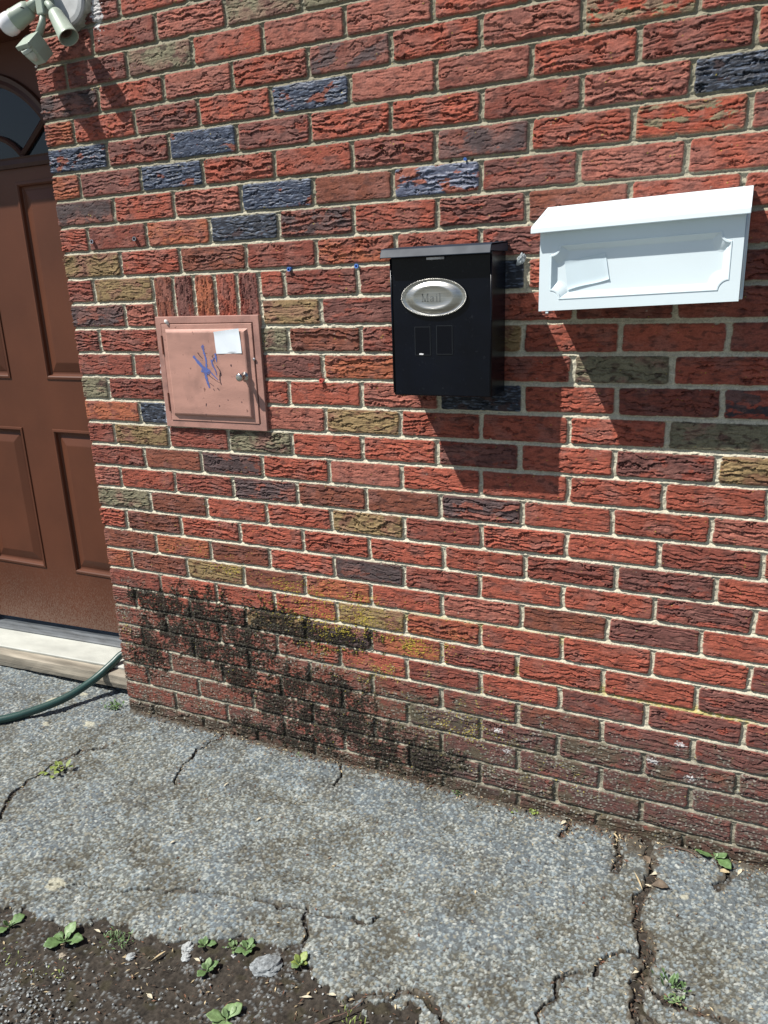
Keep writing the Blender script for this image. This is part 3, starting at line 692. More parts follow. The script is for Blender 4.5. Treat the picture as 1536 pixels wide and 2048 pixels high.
# ================================================================== ELECTRIC METER BOX
pinkm = mat('salmon_pink_paint', (.455, .245, .195), rough=.5, var=.14, scale=14, bump=.35, bscale=260, stretch=(.5, 1, 2.2), lo=.35, hi=.6)
n = pinkm.node_tree
blotch(pinkm, 16, .56, .78, (.20, .115, .095), .55); blotch(pinkm, 75, .67, .72, (.11, .05, .04), .7)
pinkd = mat('salmon_pink_flange', (.40, .21, .17), rough=.55, var=.2, scale=20, bump=.35, bscale=260)
blotch(pinkd, 22, .5, .7, (.17, .10, .09), .55)
eb = empty('utility_box', (.371, 0, 1.122), 'salmon pink metal cabinet with blue scribble and blank paper label, set in the bricks', 'utility box')
bm = bmesh.new()
def ring(bm, x0, x1, z0, z1, i, y0, y1, t=.004):
    o = [(x0, z0), (x1, z0), (x1, z1), (x0, z1)]; q = [(x0 + i, z0 + i), (x1 - i, z0 + i), (x1 - i, z1 - i), (x0 + i, z1 - i)]
    loft(bm, [[(a, y1, b) for a, b in o], [(a, y0, b) for a, b in o], [(a, y0, b) for a, b in q], [(a, y1, b) for a, b in q]], cap=False)
ring(bm, .206, .537, .974, 1.271, .0185, -.0095, .02)
bobj('flange', bm, pinkd, eb, bevel=.0015)
bm = bmesh.new()
cx0, cx1, cz0, cz1 = .226, .516, .993, 1.251
loops = []
for o_, y_ in ((0, .01), (0, -.010), (.001, -.0115), (.013, -.0115), (.0145, -.0125), (.019, -.0185), (.022, -.0195), (.028, -.0195)):
    loops.append([(cx0 + o_, y_, cz0 + o_), (cx1 - o_, y_, cz0 + o_), (cx1 - o_, y_, cz1 - o_), (cx0 + o_, y_, cz1 - o_)])
loft(bm, loops); bobj('cabinet_door', bm, pinkm, eb)
darkm = mat('dark_gap', (.02, .012, .01), rough=.8, var=.3)
bm = bmesh.new(); box(bm, .21, .533, .012, .022, .978, 1.267); bobj('box_back', bm, darkm, eb)
rust = mat('rusty_hinge', (.16, .055, .035), rough=.7, var=.5, scale=80, bump=.5)
for z0, z1 in ((1.172, 1.222), (1.018, 1.068)):
    bm = bmesh.new(); tube(bm, [(.2245, -.0118, z0), (.2245, -.0118, z1)], .0028, 10); bobj('hinge', bm, rust, eb)
chrome = mat('worn_chrome', (.55, .53, .50), rough=.22, metal=1., var=.35, scale=90)
steel = mat('dull_steel', (.42, .42, .44), rough=.4, metal=1., var=.3, scale=90)
bm = bmesh.new(); lathe(bm, [(.0115, 0), (.0115, .002), (.006, .003), (.0055, .014), (.0075, .018), (.0105, .022), (.0105, .026), (.008, .029), (.004, .030), (0, .0295)], frame_to((.4885, -.0195, 1.118), (.0, -1, 0)), 28)
bobj('knob', bm, chrome, eb, smooth=True)
bm = bmesh.new(); lathe(bm, [(.0038, 0), (.0038, .0022), (.002, .003), (0, .003)], frame_to((.5165, -.0115, 1.161), (0, -1, 0)), 14); bobj('screw', bm, steel, eb)
paper = mat('blank_white_paper', (.80, .86, .92), rough=.6, var=.05, scale=20)
bm = bmesh.new(); gr = []
for i in range(13):
    row = []
    for j in range(11):
        u = i / 12; v_ = j / 10
        x = .403 + .080 * u + .003 * (1 - v_); z = 1.175 + .056 * v_ + .006 * u * v_ + .002 * u
        lift = .0006 + .004 * max(0, v_ - .85) * 4 * (1 - u * .4) * .5 + .0025 * max(0, u - .9) * 4 + .0006 * math.sin(u * 9 + v_ * 5)
        row.append(bm.verts.new((x, -.0195 - lift, z)))
    gr.append(row)
for a, b in zip(gr, gr[1:]):
    for k in range(10): bm.faces.new((a[k], b[k], b[k + 1], a[k + 1]))
bobj('paper_label', bm, paper, eb, smooth=True)
bm = bmesh.new()
o_ = [(.4395, 1.1785), (.452, 1.180), (.470, 1.1802), (.4575, 1.1788)]
bm.faces.new([bm.verts.new((a, -.0212, b)) for a, b in o_]); bobj('label_tear', bm, darkm, eb)
bluep = mat('blue_marker_paint', (.075, .12, .34), rough=.4, var=.5, scale=220, color2=(.13, .12, .26), lo=.42, hi=.55)
darkp = mat('dark_smudge', (.085, .045, .05), rough=.6, var=.4, scale=200)
def strokes(name, S_, m, y):
    bm = bmesh.new()
    for q, (pts, w0, w1) in enumerate(S_):
        sp = spline([(p[0], y - .00004 * q, p[1]) for p in pts], 8); prev = None
        for k, p in enumerate(sp):
            t = sp[min(k + 1, len(sp) - 1)] - sp[max(k - 1, 0)]; t.normalize(); nn = Vector((-t.z, 0, t.x))
            wd = (w0 + (w1 - w0) * k / (len(sp) - 1)) * (1 + random.uniform(-.28, .28))
            c_ = (bm.verts.new(p + nn * wd), bm.verts.new(p - nn * wd))
            if prev: bm.faces.new((prev[0], prev[1], c_[1], c_[0]))
            prev = c_
    return bobj(name, bm, m, eb)
random.seed(12)
strokes('blue_scribble', [([(.330, 1.169), (.345, 1.152), (.362, 1.136), (.378, 1.124)], .0035, .0052), ([(.363, 1.194), (.366, 1.178), (.370, 1.160), (.369, 1.142), (.366, 1.128)], .0030, .0022),
    ([(.361, 1.196), (.366, 1.191)], .0045, .0042), ([(.364, 1.130), (.366, 1.110), (.370, 1.096), (.373, 1.086)], .0055, .0018), ([(.370, 1.138), (.381, 1.128), (.392, 1.117), (.402, 1.108)], .0022, .0010),
    ([(.388, 1.160), (.390, 1.146), (.397, 1.133), (.400, 1.120)], .0030, .0010), ([(.402, 1.176), (.403, 1.164), (.404, 1.154)], .0035, .0008), ([(.352, 1.132), (.366, 1.128), (.380, 1.132)], .0042, .0030),
    ([(.392, 1.157), (.398, 1.166)], .0016, .001)], bluep, -.0200)
for q_ in [([(.345, 1.178), (.352, 1.169), (.360, 1.162)], .0016, .0008), ([(.370, 1.122), (.385, 1.112), (.400, 1.103), (.414, 1.097)], .0010, .0006), ([(.402, 1.145), (.412, 1.130), (.414, 1.118)], .0010, .0022), ([(.412, 1.126), (.409, 1.108), (.412, 1.094)], .0028, .0008),
    ([(.376, 1.098), (.388, 1.090)], .0012, .0006), ([(.398, 1.086), (.404, 1.080)], .0014, .001), ([(.385, 1.084), (.388, 1.078)], .0012, .001), ([(.357, 1.044), (.355, 1.036)], .0018, .001), ([(.400, 1.040), (.398, 1.036)], .0022, .001), ([(.427, 1.056), (.430, 1.054)], .0014, .001),
    ([(.470, 1.052), (.473, 1.049)], .0016, .001), ([(.448, 1.148), (.449, 1.142)], .0026, .001), ([(.352, 1.016), (.352, 1.010)], .0012, .0006), ([(.390, 1.170), (.396, 1.160), (.398, 1.150)], .0012, .0006)]:
    strokes('smudge', [q_], darkp, -.01965)
caulk = mat('white_caulk', (.75, .74, .70), rough=.7, var=.1)
bm = bmesh.new(); lathe(bm, [(.0, .0), (.0028, .003), (.0052, .011), (.004, .016), (0, .0185)], frame_to((.2535, -.010, 1.249), (-.55, -.28, .78)), 12)
plug = bobj('caulk_drip', bm, caulk, None, smooth=True); tag(plug, 'small white plastic plug hanging at the top left of the pink cabinet', 'plug')
# ================================================================== BLACK MAILBOX
blk = mat('black_enamel', (.0022, .0034, .0075), rough=.24, var=.35, scale=14, bump=.04, bscale=700, spec=.22)
blotch(blk, 9, .52, .75, (.005, .007, .011), .5); blotch(blk, 140, .66, .72, (.03, .034, .04), .3)
mb = empty('mailbox', (1.06, 0, 1.24), 'black upright metal mailbox with an oval silver plaque reading Mail', 'mailbox')
FX0, FX1, FZ0, FZ1 = .950, 1.175, 1.094, 1.396; FY = -.110
bm = bmesh.new()
# hollow body: front, sides, floor, back
box(bm, FX0, FX1, FY, -.006, FZ0, FZ1 - .004)
bobj('body', bm, blk, mb, bevel=.0035, seg=3)
# folded lip at the sides of the front sheet
for x in (FX0 + .0012, FX1 - .0012):
    bm = bmesh.new(); tube(bm, [(x, FY - .0006, FZ0 + .006), (x, FY - .0006, FZ1 - .012)], .0022, 8); bobj('seam', bm, blk, mb, smooth=True)
lidm = mat('black_lid_enamel', (.020, .030, .046), rough=.5, var=.3, scale=14, spec=.22)
bm = bmesh.new()
lx0, lx1 = .936, 1.178
prof = [(-.003, 1.412), (-.118, 1.4045), (-.124, 1.402), (-.1325, 1.386), (-.1310, 1.3845), (-.122, 1.3995), (-.003, 1.4085)]
lo = loft(bm, [[(lx0, y, z) for y, z in prof], [(lx1, y, z) for y, z in prof]], cap=False); bm.faces.new(lo[0][::-1]); bm.faces.new(lo[1])
for xx in (lx0, lx1 - .0012):
    q = [(xx, -.003, 1.412), (xx, -.118, 1.4045), (xx, -.1245, 1.402), (xx, -.130, 1.390), (xx, -.003, 1.392)]
    loft(bm, [q, [(p[0] + .0012, p[1], p[2]) for p in q]]); 
bobj('lid', bm, lidm, mb, bevel=.0008)
bm = bmesh.new(); box(bm, 1.035, 1.075, FY - .006, FY - .0005, 1.378, 1.384); bobj('latch_lip', bm, steel, mb, bevel=.001)
# wall plate with keyhole ear at the right
# plaque
silver = mat('brushed_silver', (.50, .49, .455), rough=.33, metal=1., var=.22, scale=70, stretch=(.15, 1, 3), bump=.25, bscale=260)
PC = Vector((1.049, FY, 1.3025)); RAx, RAz = .0735, .0385
bm = bmesh.new(); loops = []; NN = 96
for s_, d_ in ((1.0, 0), (1.0, .0035), (.955, .0042), (.90, .0012), (.86, .0012), (.80, .0035), (.64, .0078), (.58, .0080), (.53, .0066), (.3, .0066), (.02, .0066)):
    loops.append([(PC.x + RAx * s_ * math.cos(2 * math.pi * k / NN), PC.y - .0005 - d_, PC.z + RAz * (s_ if s_ > .6 else s_) * math.sin(2 * math.pi * k / NN)) for k in range(NN)])
loft(bm, loops); pq = bobj('plaque', bm, silver, mb, smooth=True)
bm = bmesh.new()                                                   # rope edge
for k in range(110):
    a = 2 * math.pi * k / 110; p = Vector((PC.x + RAx * .985 * math.cos(a), PC.y - .0040, PC.z + RAz * .985 * math.sin(a)))
    bmesh.ops.create_icosphere(bm, subdivisions=1, radius=.0019, matrix=Matrix.Translation(p))
bobj('rope_edge', bm, silver, mb, smooth=True)
def text(name, s, size, loc, m, parent, depth=.0008, bold=0., xs=1.):
    cu = bpy.data.curves.new(name, 'FONT'); cu.body = s; cu.size = size; cu.extrude = depth; cu.align_x = 'CENTER'; cu.align_y = 'CENTER'; cu.offset = bold
    tmp = bpy.data.objects.new(name + '_tmp', cu); COL.objects.link(tmp)
    dg = bpy.context.evaluated_depsgraph_get(); me = bpy.data.meshes.new_from_object(tmp.evaluated_get(dg)); me.name = name
    bpy.data.objects.remove(tmp); bpy.data.curves.remove(cu)
    me.transform(Matrix.Translation(loc) @ Matrix.Rotation(R(90), 4, 'X') @ Matrix.Scale(xs, 4, (1, 0, 0)))
    return link(name, me, m, parent)
# serif letters M a i l, embossed
lead = mat('dark_lettering', (.30, .30, .29), rough=.4, metal=1.)
LY = PC.y - .0072
def bars(bm, L, ox, oz, s, y=LY, t=.0012):
    for x0, z0, x1, z1, w_ in L:
        a = Vector((ox + x0 * s, y, oz + z0 * s)); b = Vector((ox + x1 * s, y, oz + z1 * s)); d_ = (b - a).normalized(); nn = Vector((-d_.z, 0, d_.x)) * w_ * s
        loft(bm, [[a + nn + Vector((0, t, 0)), a - nn + Vector((0, t, 0)), b - nn + Vector((0, t, 0)), b + nn + Vector((0, t, 0))], [a + nn, a - nn, b - nn, b + nn]])
bm = bmesh.new(); s_ = .0165; z_ = PC.z - .0085
bars(bm, [(.12, 0, .12, 1, .045), (.12, 1, .47, 0.02, .085), (.47, .02, .82, 1, .045), (.84, 0, .84, 1, .085), (0, .03, .26, .03, .035), (.70, .03, 1.0, .03, .035), (0, .97, .2, .97, .035), (.78, .97, 1.0, .97, .035)], PC.x - .0255, z_, s_)
ax_ = PC.x - .0065
pts = [(.08 + .0, .52), (.2, .62), (.36, .62), (.45, .5)]
bars(bm, [(.05, .50, .17, .64, .05), (.17, .64, .36, .64, .04), (.36, .64, .44, .5, .06), (.44, .55, .44, .1, .075), (.44, .1, .56, .03, .05), (.42, .40, .16, .32, .045), (.16, .32, .06, .18, .06), (.06, .2, .14, .04, .06), (.14, .04, .30, .04, .045), (.30, .04, .42, .2, .045)], ax_, z_, s_)
bars(bm, [(.14, .03, .14, .64, .08), (0, .62, .14, .62, .04), (0, .03, .28, .03, .035), (.07, .86, .2, .86, .07)], PC.x + .0065, z_, s_)
bars(bm, [(.14, .03, .14, 1.02, .08), (0, 1.0, .14, 1.0, .04), (0, .03, .28, .03, .035)], PC.x + .0135, z_, s_)
bobj('lettering', bm, lead, mb)
stk = mat('black_gloss_sticker', (.0022, .0030, .006), rough=.18, spec=.20); edge_m = mat('sticker_edge', (.018, .021, .026), rough=.35)
for k, (x0, x1, z0, z1) in enumerate(((1.004, 1.039, 1.183, 1.242), (1.054, 1.089, 1.185, 1.244))):
    bm = bmesh.new(); box(bm, x0, x1, FY - .0010, FY - .0002, z0, z1); o = bobj('number_sticker', bm, stk, mb)
    bm = bmesh.new(); ring(bm, x0 - .0006, x1 + .0006, z0 - .0006, z1 + .0006, .0009, FY - .0012, FY - .0003); bobj('sticker_edge', bm, edge_m, o)
chip = mat('bare_white_chip', (.8, .8, .8), rough=.5)
bm = bmesh.new(); bm.faces.new([bm.verts.new((a, FY - .0016, b)) for a, b in ((1.0135, 1.1835), (1.0225, 1.1832), (1.0235, 1.1858), (1.0175, 1.1868), (1.0135, 1.1862))]); bobj('paint_chip', bm, chip, mb)
# ================================================================== WHITE MAILBOX
wht = mat('white_plastic', (.74, .84, .88), rough=.34, var=.04, scale=5, bump=.05, bscale=400)
blotch(wht, 12, .60, .80, (.50, .60, .62), .35)
wb = empty('mailbox', (1.46, 0, 1.36), 'wide white plastic mailbox with sloping lid and notched recessed front panel', 'mailbox')
X0, X1, Z0, Z1 = 1.2785, 1.636, 1.2765, 1.432; WY = -.136
S_W = .030                                                        # the box hangs a little crooked
tw = lambda x, y, z: (x, y, z + S_W * (x - 1.46))
def ticket(x0, x1, z0, z1, r, y, n=8):
    """rectangle whose corners are bitten out by quarter circles"""
    o = []
    for cx, cz, a_ in ((x0, z0, 90), (x1, z0, 180), (x1, z1, 270), (x0, z1, 0)):
        for k in range(n + 1):
            a = R(a_ - 90 * k / n); o.append((cx + r * math.cos(a), y, cz + r * math.sin(a)))
    return [tw(*p) for p in o]
bm = bmesh.new()
# front sheet around the recess
outer = [tw(*p) for p in ((X0, WY, Z0), (X1, WY, Z0), (X1, WY, Z1), (X0, WY, Z1))]
T = ticket(1.298, 1.619, 1.2955, 1.3985, .0165, WY)
ov = [bm.verts.new(p) for p in outer]; tv = [bm.verts.new(p) for p in T]
nn_ = len(tv) // 4
for c in range(4):
    a = tv[c * nn_:(c + 1) * nn_]
    for k in range(nn_ - 1): bm.faces.new((ov[c], a[k], a[k + 1]))
    nxt = tv[((c + 1) % 4) * nn_]
    bm.faces.new((ov[c], a[-1], nxt, ov[(c + 1) % 4]))
prev = tv
for off_, dy_ in ((.0012, .0004), (.0018, -.0010), (.0036, -.0010), (.0042, .0008), (.0125, .0078), (.0150, .0085)):
    q = [bm.verts.new(p) for p in ticket(1.298 + off_, 1.619 - off_, 1.2955 + off_, 1.3985 - off_, .0165 + off_ * .35, WY + dy_)]
    for k in range(len(q)): bm.faces.new((prev[k], prev[(k + 1) % len(q)], q[(k + 1) % len(q)], q[k]))
    prev = q
bm.faces.new(prev)
bobj('front_panel', bm, wht, wb)
bm = bmesh.new()
L_ = [[tw(x, WY, z) for x, z in ((X0, Z0), (X1, Z0), (X1, Z1), (X0, Z1))], [tw(x, WY + .006, z) for x, z in ((X0, Z0), (X1, Z0), (X1, Z1), (X0, Z1))]]
q2 = [tw(x, WY + .007, z) for x, z in ((X0 + .003, Z0 + .003), (X1 - .003, Z0 + .003), (X1 - .003, Z1), (X0 + .003, Z1))]
L_.append(q2); L_.append([tw(x, -.012, z) for x, z in ((X0 + .003, Z0 + .003), (X1 + .001, Z0 + .003), (X1 + .001, Z1 + .03), (X0 + .003, Z1 + .03))])
loft(bm, L_); bobj('body', bm, wht, wb)
bm = bmesh.new(); box(bm, X0 - .002, X1 + .006, -.012, -.0045, Z0 - .001, 1.472)
for v in bm.verts: v.co = tw(*v.co)
bobj('back_plate', bm, wht, wb, bevel=.0015)
bm = bmesh.new()
# lid: sloping top with a raised border and a turned-down front lip
def lidp(x): return [tw(x, -.004, 1.478), (tw(x, -.018, 1.477)), tw(x, -.146, 1.4345), tw(x, -.1525, 1.4305), tw(x, -.1535, 1.4205), tw(x, -.151, 1.4205), tw(x, -.148, 1.4285), tw(x, -.004, 1.470)]
XA, XB = 1.264, 1.643
lo = loft(bm, [lidp(XA), lidp(XB)], cap=False); bm.faces.new(lo[0][::-1]); bm.faces.new(lo[1])
bobj('lid', bm, wht, wb, bevel=.0012, seg=2)
bm = bmesh.new()
for x0, x1, ya, yb in ((XA + .004, XB - .004, -.139, -.1375), (XB - .0085, XB - .0065, -.136, -.022), (XA + .0065, XA + .0085, -.136, -.022)):
    f = lambda y: 1.4345 + (1.477 - 1.4345) * (y + .146) / .128
    vs = []
    for x in (x0, x1):
        for y in (ya, yb):
            for dz in (-.0004, .0010): vs.append(bm.verts.new(tw(x, y, f(y) + dz)))
    for f_ in ((0, 1, 3, 2), (4, 6, 7, 5), (0, 4, 5, 1), (2, 3, 7, 6), (0, 2, 6, 4), (1, 5, 7, 3)): bm.faces.new([vs[i] for i in f_])
bobj('lid_border', bm, wht, wb)
for x in (X1 + .0015,):
    bm = bmesh.new()
    for y in (-.030, -.052): tube(bm, [tw(x, y, Z0 + .02), tw(x, y, Z1 - .004)], .0018, 8)
    bobj('side_rib', bm, wht, wb, smooth=True)
bm = bmesh.new(); box(bm, 1.292, 1.297, WY + .001, WY + .006, Z0 - .0045 - .005, Z0 - .004); bobj('drain_lug', bm, wht, wb)
tape = mat('clear_tape_label', (.66, .78, .84), rough=.22, var=.05, scale=8, spec=.6)
bm = bmesh.new(); gr = []
TL, TR, BR, BL = Vector((1.325, 0, 1.3625)), Vector((1.401, 0, 1.3755)), Vector((1.410, 0, 1.3275)), Vector((1.333, 0, 1.3095))
for i in range(19):
    row = []
    for j in range(17):
        u = i / 18; v_ = j / 16; p = (BL * (1 - u) + BR * u) * (1 - v_) + (TL * (1 - u) + TR * u) * v_
        lf = .0007 + .0022 * (math.exp(-((v_ - .02) / .035) ** 2) + .7 * math.exp(-((v_ - .98) / .03) ** 2)) + .0008 * math.exp(-((u - .99) / .02) ** 2) + .0007 * math.exp(-((v_ - .10) / .02) ** 2) + .0003 * math.sin(7 * u + 3 * v_)
        row.append(bm.verts.new((p.x, WY + .0085 - lf, p.z + .001 * math.sin(u * 6) * (v_ < .2))))
    gr.append(row)
for a, b in zip(gr, gr[1:]):
    for k in range(16): bm.faces.new((a[k], b[k], b[k + 1], a[k + 1]))
bobj('tape_label', bm, tape, wb, smooth=True)
# ================================================================== SECURITY LIGHT
sage = mat('sage_green_metal', (.34, .40, .33), rough=.42, var=.12, scale=16, bump=.12, bscale=300)
sgd = mat('grey_putty', (.36, .34, .28), rough=.85, var=.4, scale=60, bump=.8, bscale=200)
sl = empty('security_light', (.055, 0, 2.02), 'sage green twin floodlight with motion sensor, one white bulb and one empty socket', 'outdoor light')
# round mounting plate on a lump of putty
bm = bmesh.new(); lathe(bm, [(.054, 0), (.054, .010), (.050, .014), (.04, .016), (0, .016)], frame_to((.052, -.004, 2.034), (0, -1, 0)), 40)
bobj('mounting_plate', bm, mat('pale_plate', (.55, .56, .56), rough=.5, var=.2, scale=30), sl, smooth=False, bevel=.001)
bm = bmesh.new()
L = []
for k in range(40):
    a = 2 * math.pi * k / 40; rr = .066 + .006 * math.sin(3 * a + 1) + .003 * math.sin(11 * a); rr2 = .052
    c_, s_ = math.cos(a), math.sin(a)
    L.append([(.052 + rr * c_, .004, 2.034 + rr * s_), (.052 + (rr - .003) * c_, -.005, 2.034 + (rr - .003) * s_), (.052 + (rr2 + .006) * c_, -.011, 2.034 + (rr2 + .006) * s_), (.052 + (rr2 - .002) * c_, -.010, 2.034 + (rr2 - .002) * s_)])
L.append(L[0]); loft(bm, L, close=False, cap=False); bmesh.ops.remove_doubles(bm, verts=bm.verts, dist=1e-6); bobj('putty_ring', bm, sgd, sl, smooth=True)
# centre hub block
bm = bmesh.new(); box(bm, .030, .055, -.100, -.056, 1.985, 2.070); bobj('hub', bm, sage, sl, bevel=.004, seg=3)
def cup(p, d, length, r0, r1, parent, bulb):
    d = Vector(d).normalized(); M = frame_to(p, d)
    bm = bmesh.new()
    prof = [(0, -.004), (r0 * .45, -.003), (r0 * .8, .002), (r0 * .95, .010), (r0, .02), (r1 * .97, length - .006), (r1, length - .005), (r1, length), (r1 - .0022, length), (r1 - .003, length - .006), (r0 - .004, .03), (0, .03)]
    lathe(bm, prof, M, 40); o = bobj('lamp_holder', bm, sage, parent, smooth=True)
    md = o.modifiers.new('es', 'EDGE_SPLIT'); md.split_angle = R(50)
    bm = bmesh.new(); lathe(bm, [(0, .031), (.0150, .031), (.0150, length * .80), (.0128, length * .80), (.0105, .036), (0, .036)], M, 28)
    so_ = bobj('socket', bm, mat('brown_socket', (.16, .10, .08), rough=.5), o, smooth=True); m_ = so_.modifiers.new('es', 'EDGE_SPLIT'); m_.split_angle = R(40)
    if bulb:
        bm = bmesh.new(); lathe(bm, [(.010, length * .5), (.013, length * .7), (.0225, length * .97), (.0260, length + .008), (.027, length + .019), (.0245, length + .030), (.016, length + .038), (.007, length + .041), (0, length + .0415)], M, 36)
        bobj('bulb', bm, mat('white_bulb_glass', (.82, .82, .84), rough=.12, coat=.4, spec=.6), o, smooth=True)
    return o
# right holder, empty, pointing down and out
a = Vector((.085, -.095, 1.985)); b = Vector((.132, -.106, 1.920))
cup(a, b - a, (b - a).length, .0188, .0245, sl, False)
bm = bmesh.new(); tube(bm, [(.048, -.085, 2.012), (.066, -.090, 2.006), (.086, -.095, 1.984)], [.007, .0085, .0115], 16); bobj('swivel', bm, sage, sl, smooth=True)
# left holder with the bulb, pointing left and down
a = Vector((.012, -.098, 2.003)); b = Vector((-.034, -.110, 1.982))
cup(a, b - a, (b - a).length, .0232, .0255, sl, True)
bm = bmesh.new(); tube(bm, [(.042, -.085, 2.018), (.026, -.092, 2.016), (.012, -.098, 2.003)], [.008, .0105, .015], 16); bobj('swivel', bm, sage, sl, smooth=True)
bm = bmesh.new(); lathe(bm, [(.0, .0), (.007, .001), (.007, .003), (.003, .004), (0, .003)], frame_to((.006, -.117, 1.996), (.3, -.8, -.5)), 16); bobj('thumb_screw', bm, mat('dark_screw', (.05, .05, .05), rough=.4), sl)
# sensor head on a ball joint
bm = bmesh.new(); tube(bm, [(.042, -.090, 1.990), (.040, -.093, 1.970), (.028, -.100, 1.942)], [.006, .0085, .0095], 16); bobj('swivel', bm, sage, sl, smooth=True)
MS = Matrix.Translation((.016, -.106, 1.913)) @ Matrix.Rotation(R(-8), 4, 'Z') @ Matrix.Rotation(R(0), 4, 'Y') @ Matrix.Rotation(R(44), 4, 'X') @ Matrix.Scale(.82, 4)
bm = bmesh.new()
lo = []
for z, sx0, sx1, sy0, sy1 in ((.032, -.031, .031, -.026, .026), (-.004, -.031, .031, -.026, .026), (-.038, -.024, .026, -.020, .026)):
    lo.append([MS @ Vector(p) for p in ((sx0, sy0, z), (sx1, sy0, z), (sx1, sy1, z), (sx0, sy1, z))])
vv = loft(bm, lo); bm.faces.new(vv[0][::-1]); bobj('sensor_body', bm, sage, sl, bevel=.002)
bm = bmesh.new(); lathe(bm, [(.0235, -.003), (.0235, .006), (.021, .007)], MS @ Matrix.Translation((0, -.020, .012)), 30)
lathe(bm, [(0, -.028), (.008, -.026), (.0155, -.019), (.019, -.010), (.0195, 0), (.019, .004), (0, .004)], MS @ Matrix.Translation((0, -.020, .003)), 30)
bobj('sensor_lens', bm, mat('milky_lens', (.52, .57, .50), rough=.3, coat=.3), sl, smooth=True)
bm = bmesh.new(); box(bm, -.030, .030, -.034, -.025, .018, .032, MS); bobj('sensor_hood', bm, sage, sl, bevel=.0015)
bm = bmesh.new(); box(bm, -.022, -.016, -.028, -.020, -.040, -.036, MS); bobj('slide_switch', bm, mat('pale_switch', (.7, .7, .68)), sl)
for o in sl.children:
    if o.name.split('.')[0] not in ('mounting_plate', 'putty_ring'): o.location = (-.040, .040, .016)
# ================================================================== SMALL FIXINGS ON THE WALL
plug_blue = mat('blue_wall_plug', (.09, .22, .62), rough=.4); plug_red = mat('red_wall_plug', (.55, .10, .08), rough=.4)
def anchor(x, z, m, label, r=.0052, ln=.006):
    bm = bmesh.new(); lathe(bm, [(r * .55, -.012), (r * .75, 0), (r * .8, ln * .6), (r, ln * .7), (r, ln), (r * .5, ln), (r * .42, -.01)], frame_to((x, -.0015, z), (random.uniform(-.15, .15), -1, random.uniform(-.2, .1))), 14)
    o = bobj('wall_plug', bm, m); tag(o, label, 'wall plug', 'plastic wall plugs left in the bricks'); return o
anchor(.634, 1.377, plug_blue, 'blue plastic wall plug in the mortar above the cabinet, nearer to it')
anchor(.817, 1.376, plug_blue, 'blue plastic wall plug in the mortar just left of the black mailbox')
anchor(.706, 1.109, plug_red, 'red plastic wall plug in the mortar between pink cabinet and black mailbox', .0058)
anchor(1.083, 1.580, plug_blue, 'tiny blue plug remnant under the top bricks above the black mailbox', .0032, .003)
for x, z, l in ((.017, 1.472, 'steel sleeve in a red brick near the door corner, the left of two'), (.166, 1.471, 'steel sleeve in a red brick near the door corner, the right of two')):
    bm = bmesh.new(); lathe(bm, [(.0056, -.004), (.0056, .006), (.0036, .006), (.0032, -.004), (0, -.004)], frame_to((x, -.002, z), (.1, -1, .1)), 16)
    o = bobj('screw_sleeve', bm, steel); tag(o, l, 'sleeve', 'steel sleeves in one brick')
bm = bmesh.new(); bmesh.ops.create_icosphere(bm, subdivisions=5, radius=.0085)
co = np.array([v.co[:] for v in bm.verts]); q_ = fbm(co[:, 0:1] / .007 + 4, (co[:, 2:3] + co[:, 1:2]) / .006, 9, 3)[:, 0]
for v, q in zip(bm.verts, q_): v.co *= 1 + .55 * float(q); v.co.y *= .45; v.co = Vector((v.co.x * .9 + v.co.z * .35 + 1.207, v.co.y - .003, v.co.z * 1.2 + 1.373))
o = bobj('sealant_blob', bm, mat('grey_white_sealant', (.34, .38, .40), rough=.35, var=.4, scale=150), None, smooth=True)
tag(o, 'lump of whitish sealant on the joint between the two mailboxes', 'sealant')
# ================================================================== WEEDS
leaf_mats = [mat('leaf_green', (.11, .19, .07), rough=.5, var=.3, scale=120, bump=.4, bscale=300), mat('leaf_pale_green', (.17, .26, .11), rough=.5, var=.3, scale=120, bump=.4, bscale=300),
             mat('leaf_yellow_green', (.20, .26, .06), rough=.55, var=.3, scale=120)]
def gz(x, y):
    h, _ = ground_field(np.array([[x]]), np.array([[y]])); return max(float(h[0, 0]), -.005)
def leaf(bm, base, az, ln, wd, rise, droop, fold=.25, n=9):
    """one leaf blade: petiole, oval blade folded along its midrib, drooping tip"""
    base = Vector(base); d = Vector((math.cos(az), math.sin(az), 0)); s = Vector((-math.sin(az), math.cos(az), 0)); prev = None
    tw_ = random.uniform(-.3, .3)
    for k in range(n + 1):
        t = k / n; w_ = wd * (math.sin(math.pi * min(1, max(0, (t - .18)) / .82) ** .8) if t > .18 else 0) + wd * .07
        c = base + d * ln * t * (1 - .15 * t) + Vector((0, 0, rise * t - droop * t * t))
        e = w_ * fold; ss = s * math.cos(tw_ * t) + Vector((0, 0, math.sin(tw_ * t)))
        wob = .12 * w_ * math.sin(k * 2.4)
        row = [bm.verts.new(c - ss * w_ + Vector((0, 0, e + wob))), bm.verts.new(c - ss * w_ * .5 + Vector((0, 0, e * .42))), bm.verts.new(c), bm.verts.new(c + ss * w_ * .5 + Vector((0, 0, e * .42))), bm.verts.new(c + ss * w_ + Vector((0, 0, e - wob)))]
        if prev:
            for j in range(4): bm.faces.new((prev[j], prev[j + 1], row[j + 1], row[j]))
        prev = row
